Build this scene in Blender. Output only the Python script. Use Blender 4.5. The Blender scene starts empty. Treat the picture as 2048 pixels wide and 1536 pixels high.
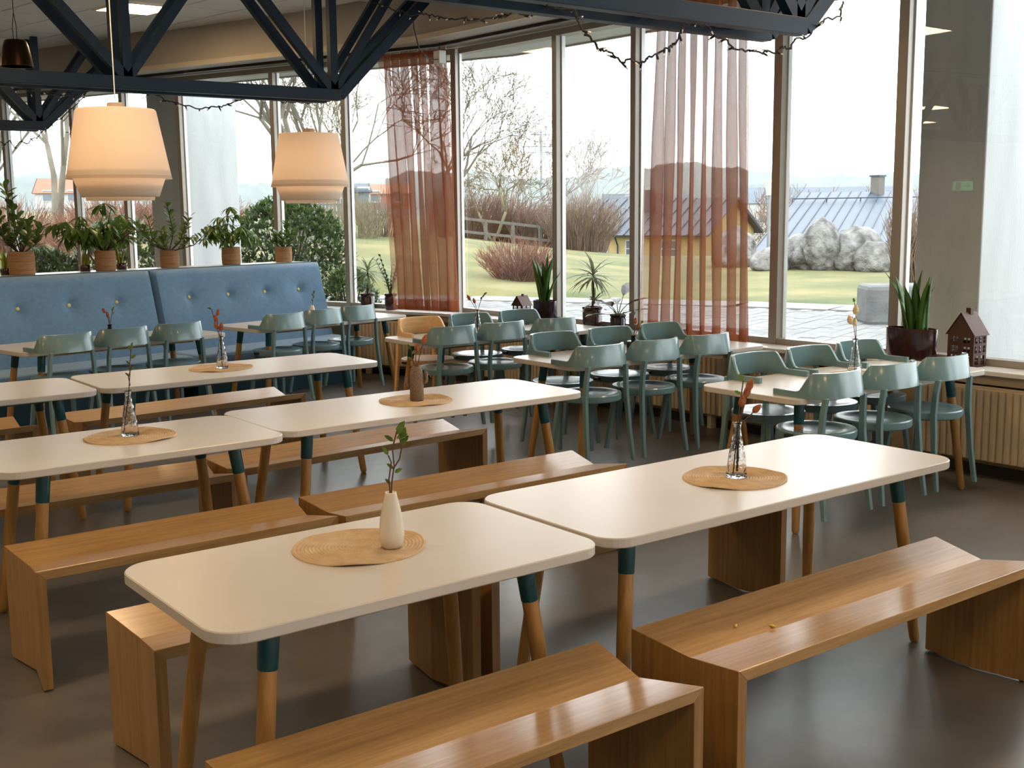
import bpy, bmesh, math, random
from mathutils import Vector, Matrix, Euler, noise

rnd = random.Random(7)
SC = bpy.context.scene
C = SC.collection
PI = math.pi

# ---------------------------------------------------------------- camera
H = 1.695
YAW, PITCH, ROLL, FPX = math.radians(52.784), math.radians(8.477), math.radians(0.5776), 2319.0
fw = Vector((math.cos(YAW) * math.cos(PITCH), math.sin(YAW) * math.cos(PITCH), -math.sin(PITCH)))
rt = Vector((math.sin(YAW), -math.cos(YAW), 0))
dn = fw.cross(rt)
c_, s_ = math.cos(ROLL), math.sin(ROLL)
r2 = c_ * rt + s_ * dn
d2 = -s_ * rt + c_ * dn
cam = bpy.data.cameras.new('camera')
cam.sensor_width = 36.0
cam.lens = FPX * 36.0 / 2048.0
cam.clip_end = 3000
camo = bpy.data.objects.new('camera', cam)
C.objects.link(camo)
camo.matrix_world = Matrix(((r2.x, -d2.x, -fw.x, 0), (r2.y, -d2.y, -fw.y, 0), (r2.z, -d2.z, -fw.z, H), (0, 0, 0, 1)))
SC.camera = camo

# ---------------------------------------------------------------- world, exposure
w = bpy.data.worlds.new('overcast_sky')
SC.world = w
w.use_nodes = True
bgn = w.node_tree.nodes['Background']
bgn.inputs[0].default_value = (0.93, 0.97, 1.0, 1)
bgn.inputs[1].default_value = 4.6
SC.view_settings.view_transform = 'Standard'
SC.view_settings.look = 'None'
SC.view_settings.gamma = 1
SC.view_settings.use_curve_mapping = False
SC.view_settings.exposure = 0.30
cy = SC.cycles
cy.max_bounces = 8
cy.diffuse_bounces = 4
cy.glossy_bounces = 3
cy.transmission_bounces = 6
cy.transparent_max_bounces = 24
cy.volume_bounces = 0
cy.caustics_reflective = False
cy.caustics_refractive = False
cy.sample_clamp_indirect = 3
HAZE = 0.00045

# ---------------------------------------------------------------- materials
def L(r, g, b):
    f = lambda c: (c / 255 / 12.92) if c <= 10 else ((c / 255 + 0.055) / 1.055) ** 2.4
    return (f(r), f(g), f(b), 1)

def newmat(name):
    m = bpy.data.materials.new(name)
    m.use_nodes = True
    nt = m.node_tree
    return m, nt, nt.nodes, nt.links, nt.nodes['Principled BSDF']

def P(name, col, rough=0.5, metal=0.0, var=0.0, scale=8.0, bump=0.0, bscale=60.0, stretch=None, coat=0.0, spec=0.5, col2=None, detail=4, rvar=0.0, sheen=0.0, bdist=0.01):
    m, nt, N, K, b = newmat(name)
    b.inputs['Base Color'].default_value = col
    b.inputs['Roughness'].default_value = rough
    b.inputs['Metallic'].default_value = metal
    b.inputs['Specular IOR Level'].default_value = spec
    b.inputs['Coat Weight'].default_value = coat
    b.inputs['Coat Roughness'].default_value = 0.12
    if sheen:
        b.inputs['Sheen Weight'].default_value = sheen
    if var or bump or rvar or col2:
        tc = N.new('ShaderNodeTexCoord')
        mp = N.new('ShaderNodeMapping')
        K.new(tc.outputs['Object'], mp.inputs[0])
        if stretch:
            mp.inputs['Scale'].default_value = stretch
        nz = N.new('ShaderNodeTexNoise')
        nz.inputs['Scale'].default_value = scale
        nz.inputs['Detail'].default_value = detail
        K.new(mp.outputs[0], nz.inputs['Vector'])
        if var or col2:
            rp = N.new('ShaderNodeValToRGB')
            c2 = col2 or tuple(min(1, c * (1 + var)) for c in col[:3]) + (1,)
            c1 = col if col2 else tuple(c * (1 - var) for c in col[:3]) + (1,)
            rp.color_ramp.elements[0].position = 0.32
            rp.color_ramp.elements[1].position = 0.68
            rp.color_ramp.elements[0].color = c1
            rp.color_ramp.elements[1].color = c2
            K.new(nz.outputs['Fac'], rp.inputs[0])
            K.new(rp.outputs[0], b.inputs['Base Color'])
        if rvar:
            mr = N.new('ShaderNodeMapRange')
            mr.inputs['To Min'].default_value = rough - rvar
            mr.inputs['To Max'].default_value = rough + rvar
            K.new(nz.outputs['Fac'], mr.inputs['Value'])
            K.new(mr.outputs[0], b.inputs['Roughness'])
        if bump:
            n2 = N.new('ShaderNodeTexNoise')
            n2.inputs['Scale'].default_value = bscale
            n2.inputs['Detail'].default_value = 3
            K.new(mp.outputs[0], n2.inputs['Vector'])
            bp = N.new('ShaderNodeBump')
            bp.inputs['Strength'].default_value = bump
            bp.inputs['Distance'].default_value = bdist
            K.new(n2.outputs['Fac'], bp.inputs['Height'])
            K.new(bp.outputs[0], b.inputs['Normal'])
    return m

def emit(name, col, s):
    m, nt, N, K, b = newmat(name)
    b.inputs['Base Color'].default_value = (0.8, 0.8, 0.8, 1)
    b.inputs['Emission Color'].default_value = col
    b.inputs['Emission Strength'].default_value = s
    return m

def wood(name, c1, c2, rough=0.3, coat=0.3, stretch=(1.2, 26, 26)):
    m, nt, N, K, b = newmat(name)
    tc = N.new('ShaderNodeTexCoord'); mp = N.new('ShaderNodeMapping')
    mp.inputs['Scale'].default_value = stretch
    K.new(tc.outputs['Object'], mp.inputs[0])
    n1 = N.new('ShaderNodeTexNoise'); n1.inputs['Scale'].default_value = 2.2; n1.inputs['Detail'].default_value = 8; n1.inputs['Roughness'].default_value = 0.65
    n1.inputs['Distortion'].default_value = 0.4
    K.new(mp.outputs[0], n1.inputs['Vector'])
    rp = N.new('ShaderNodeValToRGB')
    e = rp.color_ramp.elements
    e[0].position = 0.28; e[0].color = c1
    e[1].position = 0.72; e[1].color = c2
    K.new(n1.outputs['Fac'], rp.inputs[0])
    oi = N.new('ShaderNodeObjectInfo')
    hs = N.new('ShaderNodeHueSaturation')
    mr = N.new('ShaderNodeMapRange'); mr.inputs['To Min'].default_value = 0.88; mr.inputs['To Max'].default_value = 1.1
    K.new(oi.outputs['Random'], mr.inputs['Value'])
    K.new(mr.outputs[0], hs.inputs['Value'])
    K.new(rp.outputs[0], hs.inputs['Color'])
    K.new(hs.outputs[0], b.inputs['Base Color'])
    mr2 = N.new('ShaderNodeMapRange'); mr2.inputs['To Min'].default_value = rough - 0.06; mr2.inputs['To Max'].default_value = rough + 0.1
    K.new(n1.outputs['Fac'], mr2.inputs['Value']); K.new(mr2.outputs[0], b.inputs['Roughness'])
    b.inputs['Coat Weight'].default_value = coat
    b.inputs['Coat Roughness'].default_value = 0.16
    bp = N.new('ShaderNodeBump'); bp.inputs['Strength'].default_value = 0.06; bp.inputs['Distance'].default_value = 0.003
    K.new(n1.outputs['Fac'], bp.inputs['Height']); K.new(bp.outputs[0], b.inputs['Normal'])
    return m

def thin_glass(name, tint=(1, 1, 1, 1), refl=1.0):
    m, nt, N, K, b = newmat(name)
    N.remove(b)
    out = N['Material Output']
    tr = N.new('ShaderNodeBsdfTransparent'); tr.inputs[0].default_value = tint
    gl = N.new('ShaderNodeBsdfGlossy'); gl.inputs['Roughness'].default_value = 0.0
    lw = N.new('ShaderNodeLayerWeight'); lw.inputs[0].default_value = 0.5
    pw = N.new('ShaderNodeMath'); pw.operation = 'POWER'; pw.inputs[1].default_value = 5.0
    K.new(lw.outputs['Facing'], pw.inputs[0])
    mu = N.new('ShaderNodeMapRange'); mu.inputs['To Min'].default_value = 0.04 * refl; mu.inputs['To Max'].default_value = 1.0
    K.new(pw.outputs[0], mu.inputs['Value'])
    mx = N.new('ShaderNodeMixShader')
    K.new(mu.outputs[0], mx.inputs[0]); K.new(tr.outputs[0], mx.inputs[1]); K.new(gl.outputs[0], mx.inputs[2])
    K.new(mx.outputs[0], out.inputs['Surface'])
    return m

def sheer(name, col, solid, weave=900.0):
    m, nt, N, K, b = newmat(name)
    N.remove(b)
    out = N['Material Output']
    tr = N.new('ShaderNodeBsdfTransparent')
    df = N.new('ShaderNodeBsdfDiffuse'); df.inputs[0].default_value = col
    tl = N.new('ShaderNodeBsdfTranslucent'); tl.inputs[0].default_value = col
    m1 = N.new('ShaderNodeMixShader'); m1.inputs[0].default_value = 0.34
    K.new(df.outputs[0], m1.inputs[1]); K.new(tl.outputs[0], m1.inputs[2])
    m2 = N.new('ShaderNodeMixShader')
    lw = N.new('ShaderNodeLayerWeight'); lw.inputs[0].default_value = 0.35
    mr = N.new('ShaderNodeMapRange'); mr.inputs['To Min'].default_value = solid; mr.inputs['To Max'].default_value = min(1, solid + 0.42)
    K.new(lw.outputs['Facing'], mr.inputs['Value'])
    K.new(mr.outputs[0], m2.inputs[0])
    K.new(tr.outputs[0], m2.inputs[1]); K.new(m1.outputs[0], m2.inputs[2])
    K.new(m2.outputs[0], out.inputs['Surface'])
    return m

def shade_cloth(name, col):
    m, nt, N, K, b = newmat(name)
    N.remove(b)
    out = N['Material Output']
    df = N.new('ShaderNodeBsdfDiffuse'); df.inputs[0].default_value = col
    tl = N.new('ShaderNodeBsdfTranslucent'); tl.inputs[0].default_value = col
    m1 = N.new('ShaderNodeMixShader'); m1.inputs[0].default_value = 0.5
    K.new(df.outputs[0], m1.inputs[1]); K.new(tl.outputs[0], m1.inputs[2])
    K.new(m1.outputs[0], out.inputs['Surface'])
    return m

def leafmat(name, c1, c2, rough=0.35, trans=0.0):
    m, nt, N, K, b = newmat(name)
    oi = N.new('ShaderNodeObjectInfo')
    tc = N.new('ShaderNodeTexCoord')
    nz = N.new('ShaderNodeTexNoise'); nz.inputs['Scale'].default_value = 14
    K.new(tc.outputs['Object'], nz.inputs['Vector'])
    ad = N.new('ShaderNodeMath'); ad.operation = 'ADD'
    K.new(oi.outputs['Random'], ad.inputs[0]); K.new(nz.outputs['Fac'], ad.inputs[1])
    mu = N.new('ShaderNodeMath'); mu.operation = 'MULTIPLY'; mu.inputs[1].default_value = 0.55
    K.new(ad.outputs[0], mu.inputs[0])
    mx = N.new('ShaderNodeMix'); mx.data_type = 'RGBA'
    mx.inputs[6].default_value = c1; mx.inputs[7].default_value = c2
    K.new(mu.outputs[0], mx.inputs[0]); K.new(mx.outputs[2], b.inputs['Base Color'])
    b.inputs['Roughness'].default_value = rough
    tl = N.new('ShaderNodeBsdfTranslucent'); K.new(mx.outputs[2], tl.inputs[0])
    ms_ = N.new('ShaderNodeMixShader'); ms_.inputs[0].default_value = 0.3
    K.new(b.outputs[0], ms_.inputs[1]); K.new(tl.outputs[0], ms_.inputs[2]); K.new(ms_.outputs[0], N['Material Output'].inputs['Surface'])
    return m

M = {}
M['laminate'] = P('white_laminate', (0.59, 0.56, 0.515, 1), 0.31, var=0.03, scale=3, spec=0.6, rvar=0.02)
M['laminate_edge'] = P('laminate_edge', (0.60, 0.54, 0.46, 1), 0.4)
M['bench'] = wood('varnished_oak', L(148, 110, 62), L(190, 152, 98), 0.35, 0.55)
M['bench_v'] = wood('varnished_oak_upright', L(138, 98, 50), L(174, 134, 80), 0.37, 0.4, (26, 26, 1.2))
M['leg'] = wood('oiled_beech_leg', L(146, 102, 50), L(182, 138, 78), 0.40, 0.15, (22, 22, 1.5))
M['chairwood'] = wood('natural_beech_chair', L(205, 160, 105), L(232, 192, 140), 0.35, 0.2)
M['collar'] = P('teal_enamel', L(16, 76, 86), 0.35)
M['chair'] = P('sage_teal_lacquer', L(106, 137, 141), 0.28, var=0.05, scale=6, coat=0.25)
M['chair_dark'] = P('dark_rubber', L(28, 40, 44), 0.5)
M['booth'] = P('blue_wool_fabric', L(102, 137, 168), 0.85, var=0.08, scale=25, bump=0.25, bscale=400, sheen=0.3)
M['booth_base'] = P('petrol_plinth', L(22, 62, 78), 0.5)
M['button'] = P('pale_lime_button', L(222, 218, 140), 0.6)
M['ledge'] = P('white_ledge_board', (0.78, 0.80, 0.80, 1), 0.25)
M['ledge_edge'] = P('teal_ledge_front', L(40, 92, 100), 0.45)
M['truss'] = P('petrol_blue_steel', L(8, 32, 50), 0.45, spec=0.25, var=0.08, scale=5)
M['fascia'] = P('beige_fascia', L(178, 170, 158), 0.6, var=0.03, scale=2)
M['fascia_lip'] = P('pale_fascia_lip', L(205, 194, 172), 0.5)
M['tile'] = P('mineral_ceiling_tile', (0.74, 0.73, 0.69, 1), 0.9, var=0.03, scale=120)
M['tbar'] = P('ceiling_t_bar', (0.50, 0.49, 0.46, 1), 0.5)
M['wall'] = P('warm_white_wall', (0.66, 0.61, 0.53, 1), 0.8, var=0.03, scale=3)
M['sillwall'] = P('beige_sill_wall', L(170, 150, 122), 0.7, var=0.03)
M['sill'] = P('white_window_sill', (0.74, 0.72, 0.68, 1), 0.22)
M['alu'] = P('anodised_window_frame', L(152, 145, 136), 0.36, metal=0.2)
M['alu_light'] = P('bright_window_bead', L(215, 216, 214), 0.35, metal=0.2)
M['glass'] = thin_glass('window_glass', (0.97, 0.985, 0.98, 1), 1.0)
M['radiator'] = P('cream_radiator_enamel', L(205, 186, 155), 0.4)
M['sheer'] = sheer('terracotta_sheer', L(170, 114, 84), 0.52)
M['hem'] = sheer('terracotta_sheer_hem', L(160, 92, 60), 0.72)
M['rail'] = P('dark_curtain_rail', L(40, 36, 34), 0.4)
M['shade'] = shade_cloth('cream_lamp_cloth', (0.80, 0.74, 0.64, 1))
M['shade_band'] = shade_cloth('cream_lamp_cloth_hem', (0.70, 0.60, 0.50, 1))
M['bronze'] = P('bronze_metal_shade', L(58, 40, 28), 0.32, metal=0.85)
M['jute'] = P('jute_weave', L(170, 132, 94), 0.9, col2=L(138, 100, 66), scale=6, stretch=(1, 1, 22), bump=0.5, bscale=30)
M['mat'] = P('woven_paper_mat', L(208, 184, 150), 0.8, col2=L(188, 160, 124), scale=20, bump=0.3, bscale=200)
M['soil'] = P('potting_soil', L(40, 28, 20), 0.95, bump=0.8, bscale=60)
M['darkpot'] = P('aubergine_glaze', L(52, 22, 24), 0.16, coat=0.4)
M['blackpot'] = P('black_plum_glaze', L(34, 18, 26), 0.2)
M['bottle'] = None
M['white_ceramic'] = P('cream_ceramic', (0.72, 0.66, 0.56, 1), 0.25)
M['grey_ceramic'] = P('taupe_cactus_ceramic', L(122, 100, 80), 0.7, bump=0.8, bscale=90)
M['inkpot'] = P('navy_glass_bottle', L(26, 30, 40), 0.12)
M['stem'] = P('dry_brown_stem', L(92, 66, 46), 0.8)
M['greenstem'] = P('green_stem', L(92, 104, 52), 0.7)
M['barkstem'] = P('plant_stem_bark', L(66, 52, 38), 0.85)
M['bunny'] = P('dried_rust_seedhead', L(188, 118, 76), 0.95, col2=L(150, 84, 50), scale=60, bump=1, bscale=200)
M['cotton'] = P('dried_cream_seedhead', L(232, 210, 164), 0.95, bump=1, bscale=200)
M['rust'] = P('dark_rust_metal', L(72, 44, 34), 0.55, metal=0.3, var=0.15, scale=10)
M['clusia'] = leafmat('clusia_leaf', L(44, 66, 34), L(112, 138, 64), 0.3)
M['schef'] = leafmat('schefflera_leaf', L(40, 68, 30), L(112, 142, 58), 0.32)
M['snake'] = leafmat('snake_plant_leaf', L(34, 74, 34), L(86, 130, 50), 0.3)
M['snakey'] = leafmat('variegated_snake_leaf', L(120, 140, 52), L(206, 204, 96), 0.35)
M['drac'] = leafmat('dracaena_leaf', L(52, 70, 44), L(150, 160, 120), 0.4)
M['rubber'] = leafmat('burgundy_rubber_leaf', L(34, 24, 22), L(78, 66, 46), 0.2)
M['zz'] = leafmat('zz_leaf', L(24, 38, 24), L(58, 74, 36), 0.25)
M['cable'] = P('black_cable', L(26, 24, 24), 0.6)
M['bulb'] = P('clear_fairy_bulb', (0.8, 0.8, 0.78, 1), 0.1)
M['plastic'] = P('white_plastic', (0.75, 0.74, 0.7, 1), 0.4)
M['panel'] = emit('warm_led_panel', (1.0, 0.69, 0.39, 1), 28.0)
M['exit'] = emit('green_exit_face', (0.05, 0.75, 0.30, 1), 2.2)
M['concrete'] = P('pale_concrete', (0.42, 0.43, 0.43, 1), 0.85, col2=(0.35, 0.36, 0.36, 1), scale=1.6, stretch=(3, 3, 0.5), bump=0.3, bscale=40)
M['soffit'] = P('pale_green_soffit', L(196, 200, 190), 0.6)
M['paver'] = P('concrete_paver', (0.155, 0.152, 0.15, 1), 0.8, var=0.2, scale=1.1, bump=0.3, bscale=40)
M['kerb'] = P('pale_kerb_gravel', (0.19, 0.185, 0.178, 1), 0.9, var=0.1, scale=4)
M['sand'] = P('joint_sand', (0.07, 0.067, 0.063, 1), 0.95)
M['grass'] = P('winter_lawn', L(66, 76, 34), 0.95, col2=L(116, 108, 68), scale=0.5, detail=9, bump=0.8, bscale=9)
M['blade'] = leafmat('grass_blade', L(112, 134, 52), L(190, 186, 106), 0.7)
M['rock'] = P('lichen_granite', (0.06, 0.057, 0.053, 1), 0.95, col2=(0.24, 0.232, 0.222, 1), scale=3.6, detail=12, bump=1.0, bscale=5, bdist=.12)
M['block'] = P('weathered_concrete_block', (0.15, 0.15, 0.147, 1), 0.9, col2=(0.09, 0.09, 0.088, 1), scale=3, bump=0.6, bscale=30)
M['bark'] = P('grey_bark', L(104, 98, 86), 0.95, var=0.2, scale=3)
M['twig_red'] = P('red_brown_twigs', L(118, 82, 66), 0.95, var=0.2, scale=2)
M['twig_brown'] = P('brown_twigs', L(110, 90, 76), 0.95, var=0.2, scale=2)
M['twig_olive'] = P('olive_twigs', L(114, 106, 82), 0.95, var=0.2, scale=2)
M['birch'] = P('birch_bark', L(146, 140, 136), 0.9, var=0.2, scale=6)
M['rhodo'] = leafmat('rhododendron_leaf', L(40, 62, 30), L(104, 120, 68), 0.35)
M['roof'] = P('grey_blue_sheet_roof', L(64, 75, 90), 0.5, var=0.06, scale=1)
M['seam'] = P('roof_seam', L(42, 50, 62), 0.5)
M['roof_dark'] = P('dark_sheet_roof', L(48, 56, 68), 0.5)
M['yellow'] = P('yellow_render', L(172, 152, 102), 0.8)
M['red'] = P('red_boards', L(136, 66, 56), 0.8)
M['greywood'] = P('grey_fence_wood', L(98, 92, 86), 0.9, var=0.1)
M['housewhite'] = P('white_house_paint', (0.4, 0.4, 0.39, 1), 0.7)
M['darkpane'] = P('dark_window_pane', L(80, 92, 100), 0.1)
M['orange'] = P('orange_tiles', L(142, 92, 70), 0.8)
M['hill'] = P('forest_hill', L(62, 72, 68), 1.0, col2=L(84, 88, 78), scale=0.02, detail=8)
M['steel'] = P('galvanised_steel', L(120, 126, 130), 0.5, metal=0.5)
M['crumb'] = P('yellow_crumb', L(230, 196, 96), 0.7)

def floor_mat():
    m, nt, N, K, b = newmat('dark_linoleum')
    tc = N.new('ShaderNodeTexCoord')
    n1 = N.new('ShaderNodeTexNoise'); n1.inputs['Scale'].default_value = 1.6; n1.inputs['Detail'].default_value = 8; n1.inputs['Roughness'].default_value = 0.7
    n2 = N.new('ShaderNodeTexNoise'); n2.inputs['Scale'].default_value = 3; n2.inputs['Detail'].default_value = 7
    mp = N.new('ShaderNodeMapping'); mp.inputs['Scale'].default_value = (1, 2.4, 1); mp.inputs['Rotation'].default_value = (0, 0, 0.5)
    K.new(tc.outputs['Object'], mp.inputs[0]); K.new(mp.outputs[0], n2.inputs['Vector']); K.new(tc.outputs['Object'], n1.inputs['Vector'])
    rp = N.new('ShaderNodeValToRGB')
    rp.color_ramp.elements[0].position = 0.3; rp.color_ramp.elements[0].color = L(84, 80, 76)
    rp.color_ramp.elements[1].position = 0.7; rp.color_ramp.elements[1].color = L(110, 105, 100)
    K.new(n1.outputs['Fac'], rp.inputs[0]); K.new(rp.outputs[0], b.inputs['Base Color'])
    b.inputs['Specular IOR Level'].default_value = 0.75
    mr = N.new('ShaderNodeMapRange'); mr.inputs['To Min'].default_value = 0.285; mr.inputs['To Max'].default_value = 0.35
    K.new(n2.outputs['Fac'], mr.inputs['Value']); K.new(mr.outputs[0], b.inputs['Roughness'])
    return m
M['floor'] = floor_mat()

def bottle_glass():
    m, nt, N, K, b = newmat('clear_bottle_glass')
    b.inputs['Base Color'].default_value = (0.97, 0.98, 0.98, 1)
    b.inputs['Roughness'].default_value = 0.02
    b.inputs['Transmission Weight'].default_value = 1.0
    b.inputs['IOR'].default_value = 1.45
    tc = N.new('ShaderNodeTexCoord'); vz = N.new('ShaderNodeTexVoronoi'); vz.inputs['Scale'].default_value = 60
    K.new(tc.outputs['Object'], vz.inputs['Vector'])
    bp = N.new('ShaderNodeBump'); bp.inputs['Strength'].default_value = 0.5; bp.inputs['Distance'].default_value = 0.004
    K.new(vz.outputs['Distance'], bp.inputs['Height']); K.new(bp.outputs[0], b.inputs['Normal'])
    return m
M['bottle'] = bottle_glass()

# ---------------------------------------------------------------- mesh helpers
class G:
    def __init__(s):
        s.v = []; s.f = []
    def add(s, vs, fs):
        o = len(s.v)
        s.v += [tuple(p) for p in vs]
        s.f += [tuple(i + o for i in q) for q in fs]
        return s
    def box(s, x0, x1, y0, y1, z0, z1):
        return s.add([(x0, y0, z0), (x1, y0, z0), (x1, y1, z0), (x0, y1, z0), (x0, y0, z1), (x1, y0, z1), (x1, y1, z1), (x0, y1, z1)],
                     [(0, 3, 2, 1), (4, 5, 6, 7), (0, 1, 5, 4), (1, 2, 6, 5), (2, 3, 7, 6), (3, 0, 4, 7)])
    def prism(s, poly, z0, z1):
        n = len(poly)
        if sum(poly[i][0] * poly[(i + 1) % n][1] - poly[(i + 1) % n][0] * poly[i][1] for i in range(n)) < 0:
            poly = list(reversed(poly))
        return s.add([(x, y, z0) for x, y in poly] + [(x, y, z1) for x, y in poly],
                     [tuple(range(n - 1, -1, -1)), tuple(range(n, 2 * n))] + [(i, (i + 1) % n, n + (i + 1) % n, n + i) for i in range(n)])
    def tube(s, pts, rad, n=8, cap=True):
        pts = [Vector(p) for p in pts]
        if not isinstance(rad, (list, tuple)):
            rad = [rad] * len(pts)
        o = len(s.v); ref = None
        for i, p in enumerate(pts):
            t = (pts[min(i + 1, len(pts) - 1)] - pts[max(i - 1, 0)]).normalized()
            if ref is None:
                a = Vector((0, 0, 1)) if abs(t.z) < 0.9 else Vector((1, 0, 0))
                ref = t.cross(a).normalized()
            else:
                ref = (ref - t * ref.dot(t)).normalized()
            b = t.cross(ref)
            for k in range(n):
                an = 2 * PI * k / n
                s.v.append(tuple(p + (ref * math.cos(an) + b * math.sin(an)) * rad[i]))
        for i in range(len(pts) - 1):
            for k in range(n):
                a0 = o + i * n + k; a1 = o + i * n + (k + 1) % n
                s.f.append((a0, a1, a1 + n, a0 + n))
        if cap:
            s.f.append(tuple(o + k for k in range(n - 1, -1, -1)))
            s.f.append(tuple(o + (len(pts) - 1) * n + k for k in range(n)))
        return s
    def bar(s, p, q, wd, ht, up=(0, 0, 1)):
        p = Vector(p); q = Vector(q); t = (q - p).normalized(); up = Vector(up)
        if abs(t.dot(up)) > 0.98:
            up = Vector((1, 0, 0))
        a = t.cross(up).normalized() * wd / 2; b = a.cross(t).normalized() * ht / 2
        vs = [p - a - b, p + a - b, p + a + b, p - a + b, q - a - b, q + a - b, q + a + b, q - a + b]
        return s.add(vs, [(0, 1, 2, 3), (7, 6, 5, 4), (0, 4, 5, 1), (1, 5, 6, 2), (2, 6, 7, 3), (3, 7, 4, 0)])
    def lathe(s, prof, n=24, sx=1.0, sy=1.0, c=(0, 0, 0)):
        o = len(s.v); m = len(prof)
        for r, z in prof:
            for k in range(n):
                an = 2 * PI * k / n
                s.v.append((c[0] + r * sx * math.cos(an), c[1] + r * sy * math.sin(an), c[2] + z))
        for i in range(m - 1):
            for k in range(n):
                a0 = o + i * n + k; a1 = o + i * n + (k + 1) % n
                s.f.append((a0, a1, a1 + n, a0 + n))
        if prof[0][0] > 1e-6:
            s.f.append(tuple(o + k for k in range(n - 1, -1, -1)))
        if prof[-1][0] > 1e-6:
            s.f.append(tuple(o + (m - 1) * n + k for k in range(n)))
        return s
    def mesh(s, name, smooth=False):
        me = bpy.data.meshes.new(name)
        me.from_pydata(s.v, [], s.f)
        me.update()
        if smooth:
            me.polygons.foreach_set('use_smooth', [True] * len(me.polygons))
        return me
    def obj(s, name, mat, parent=None, smooth=False, bevel=0.0, auto=False):
        me = s.mesh(name, smooth or auto)
        o = link(name, me, mat, parent)
        if auto:
            try:
                me.set_sharp_from_angle(angle=math.radians(38))
            except Exception:
                pass
        if bevel:
            b = o.modifiers.new('bevel', 'BEVEL'); b.width = bevel; b.segments = 2; b.limit_method = 'ANGLE'; b.angle_limit = 0.7
        return o

def link(name, me, mat, parent=None, loc=None, rot=None, scale=None):
    o = bpy.data.objects.new(name, me)
    C.objects.link(o)
    if mat is not None and len(me.materials) == 0:
        me.materials.append(M[mat] if isinstance(mat, str) else mat)
    if parent is not None:
        o.parent = parent
    if loc is not None: o.location = loc
    if rot is not None: o.rotation_euler = rot
    if scale is not None: o.scale = scale
    return o

def tag(o, label, cat, group=None, kind=None):
    o['label'] = label; o['category'] = cat
    if group: o['group'] = group
    if kind: o['kind'] = kind
    return o

def thing(name, label, cat, loc=(0, 0, 0), rotz=0.0, group=None):
    o = bpy.data.objects.new(name, None); C.objects.link(o)
    o.empty_display_size = 0.1
    o.location = loc; o.rotation_euler = (0, 0, rotz)
    return tag(o, label, cat, group)

def struct(o, label=None):
    o['kind'] = 'structure'
    if label: o['label'] = label
    return o

def sempty(name, label=None, loc=(0, 0, 0), rotz=0.0):
    o = bpy.data.objects.new(name, None); C.objects.link(o); o.location = loc; o.rotation_euler = (0, 0, rotz)
    return struct(o, label)

def copy_tree(src, parent=None):
    c = src.copy(); C.objects.link(c)
    c.parent = parent
    for ch in src.children:
        if ch.name in SC.objects:
            copy_tree(ch, c)
    return c

def place(proto, used, loc, rotz, label, group=None):
    """first call moves the prototype itself, later calls copy it with its parts"""
    o = proto if not used else copy_tree(proto)
    used.append(1)
    o.location = loc; o.rotation_euler = (0, 0, rotz)
    o['label'] = label
    if group: o['group'] = group
    return o

def basis(d, up=Vector((0, 0, 1))):
    """rotation whose local X follows d"""
    d = Vector(d).normalized()
    if abs(d.dot(up)) > 0.97:
        up = Vector((1, 0, 0.2)).normalized()
    y = up.cross(d).normalized(); z = d.cross(y)
    return Matrix(((d.x, y.x, z.x), (d.y, y.y, z.y), (d.z, y.z, z.z))).to_euler()

# ---------------------------------------------------------------- walls in plan
A = Vector((6.8942, 3.7821)); B = Vector((6.7279, 9.6878))
uR = (B - A).normalized(); nR = Vector((-uR.y, uR.x))          # inward normal of the straight window wall
th = math.radians(110)
uL = Vector((math.cos(th), math.sin(th))); nL = Vector((-uL.y, uL.x))
nR = nR if nR.x < 0 else -nR
nL = nL if nL.x < 0 else -nL
def RW(s, off): return A + uR * s + nR * off
def LW(t, off): return B + uL * t + nL * off
def bend(off):
    p = A + nR * off; q = B + nL * off
    den = uR.x * uL.y - uR.y * uL.x
    k = ((q.x - p.x) * uL.y - (q.y - p.y) * uL.x) / den
    return p + uR * k
S0, T1 = -6.5, 10.0
LR = (B - A).length
def band(g, o0, o1, z0, z1, s0=S0, t1=T1):
    """strip following both window walls between two inward offsets"""
    g.prism([RW(s0, o0), bend(o0), bend(o1), RW(s0, o1)], z0, z1)
    g.prism([bend(o0), LW(t1, o0), LW(t1, o1), bend(o1)], z0, z1)
def strip(g, fn, a, b_, o0, o1, z0, z1):
    g.prism([fn(a, o0), fn(b_, o0), fn(b_, o1), fn(a, o1)], z0, z1)
CE = Vector((math.cos(math.radians(10)), math.sin(math.radians(10))))
TILT = 0.035
def zc(x, y): return 3.69 + TILT * ((x - 5.0) * CE.x + (y - 12.0) * CE.y)

# ---------------------------------------------------------------- room shell
XW, Y0, Y1 = -8.0, -4.0, 19.0
struct(G().prism([(XW, Y0), RW(S0, 0.0), tuple(B), LW(T1, 0.0), (XW, Y1)], -0.12, 0.0).obj('floor', 'floor'), 'dark grey polished linoleum floor')
struct(G().box(XW - 0.15, XW, Y0, Y1, 0, 3.9).obj('wall_left', 'wall'))
struct(G().box(XW, 7.2, Y0 - 0.15, Y0, 0, 3.9).obj('wall_back', 'wall'))
struct(G().box(XW, 3.4, Y1, Y1 + 0.15, 0, 3.9).obj('wall_far', 'wall'))
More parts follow.
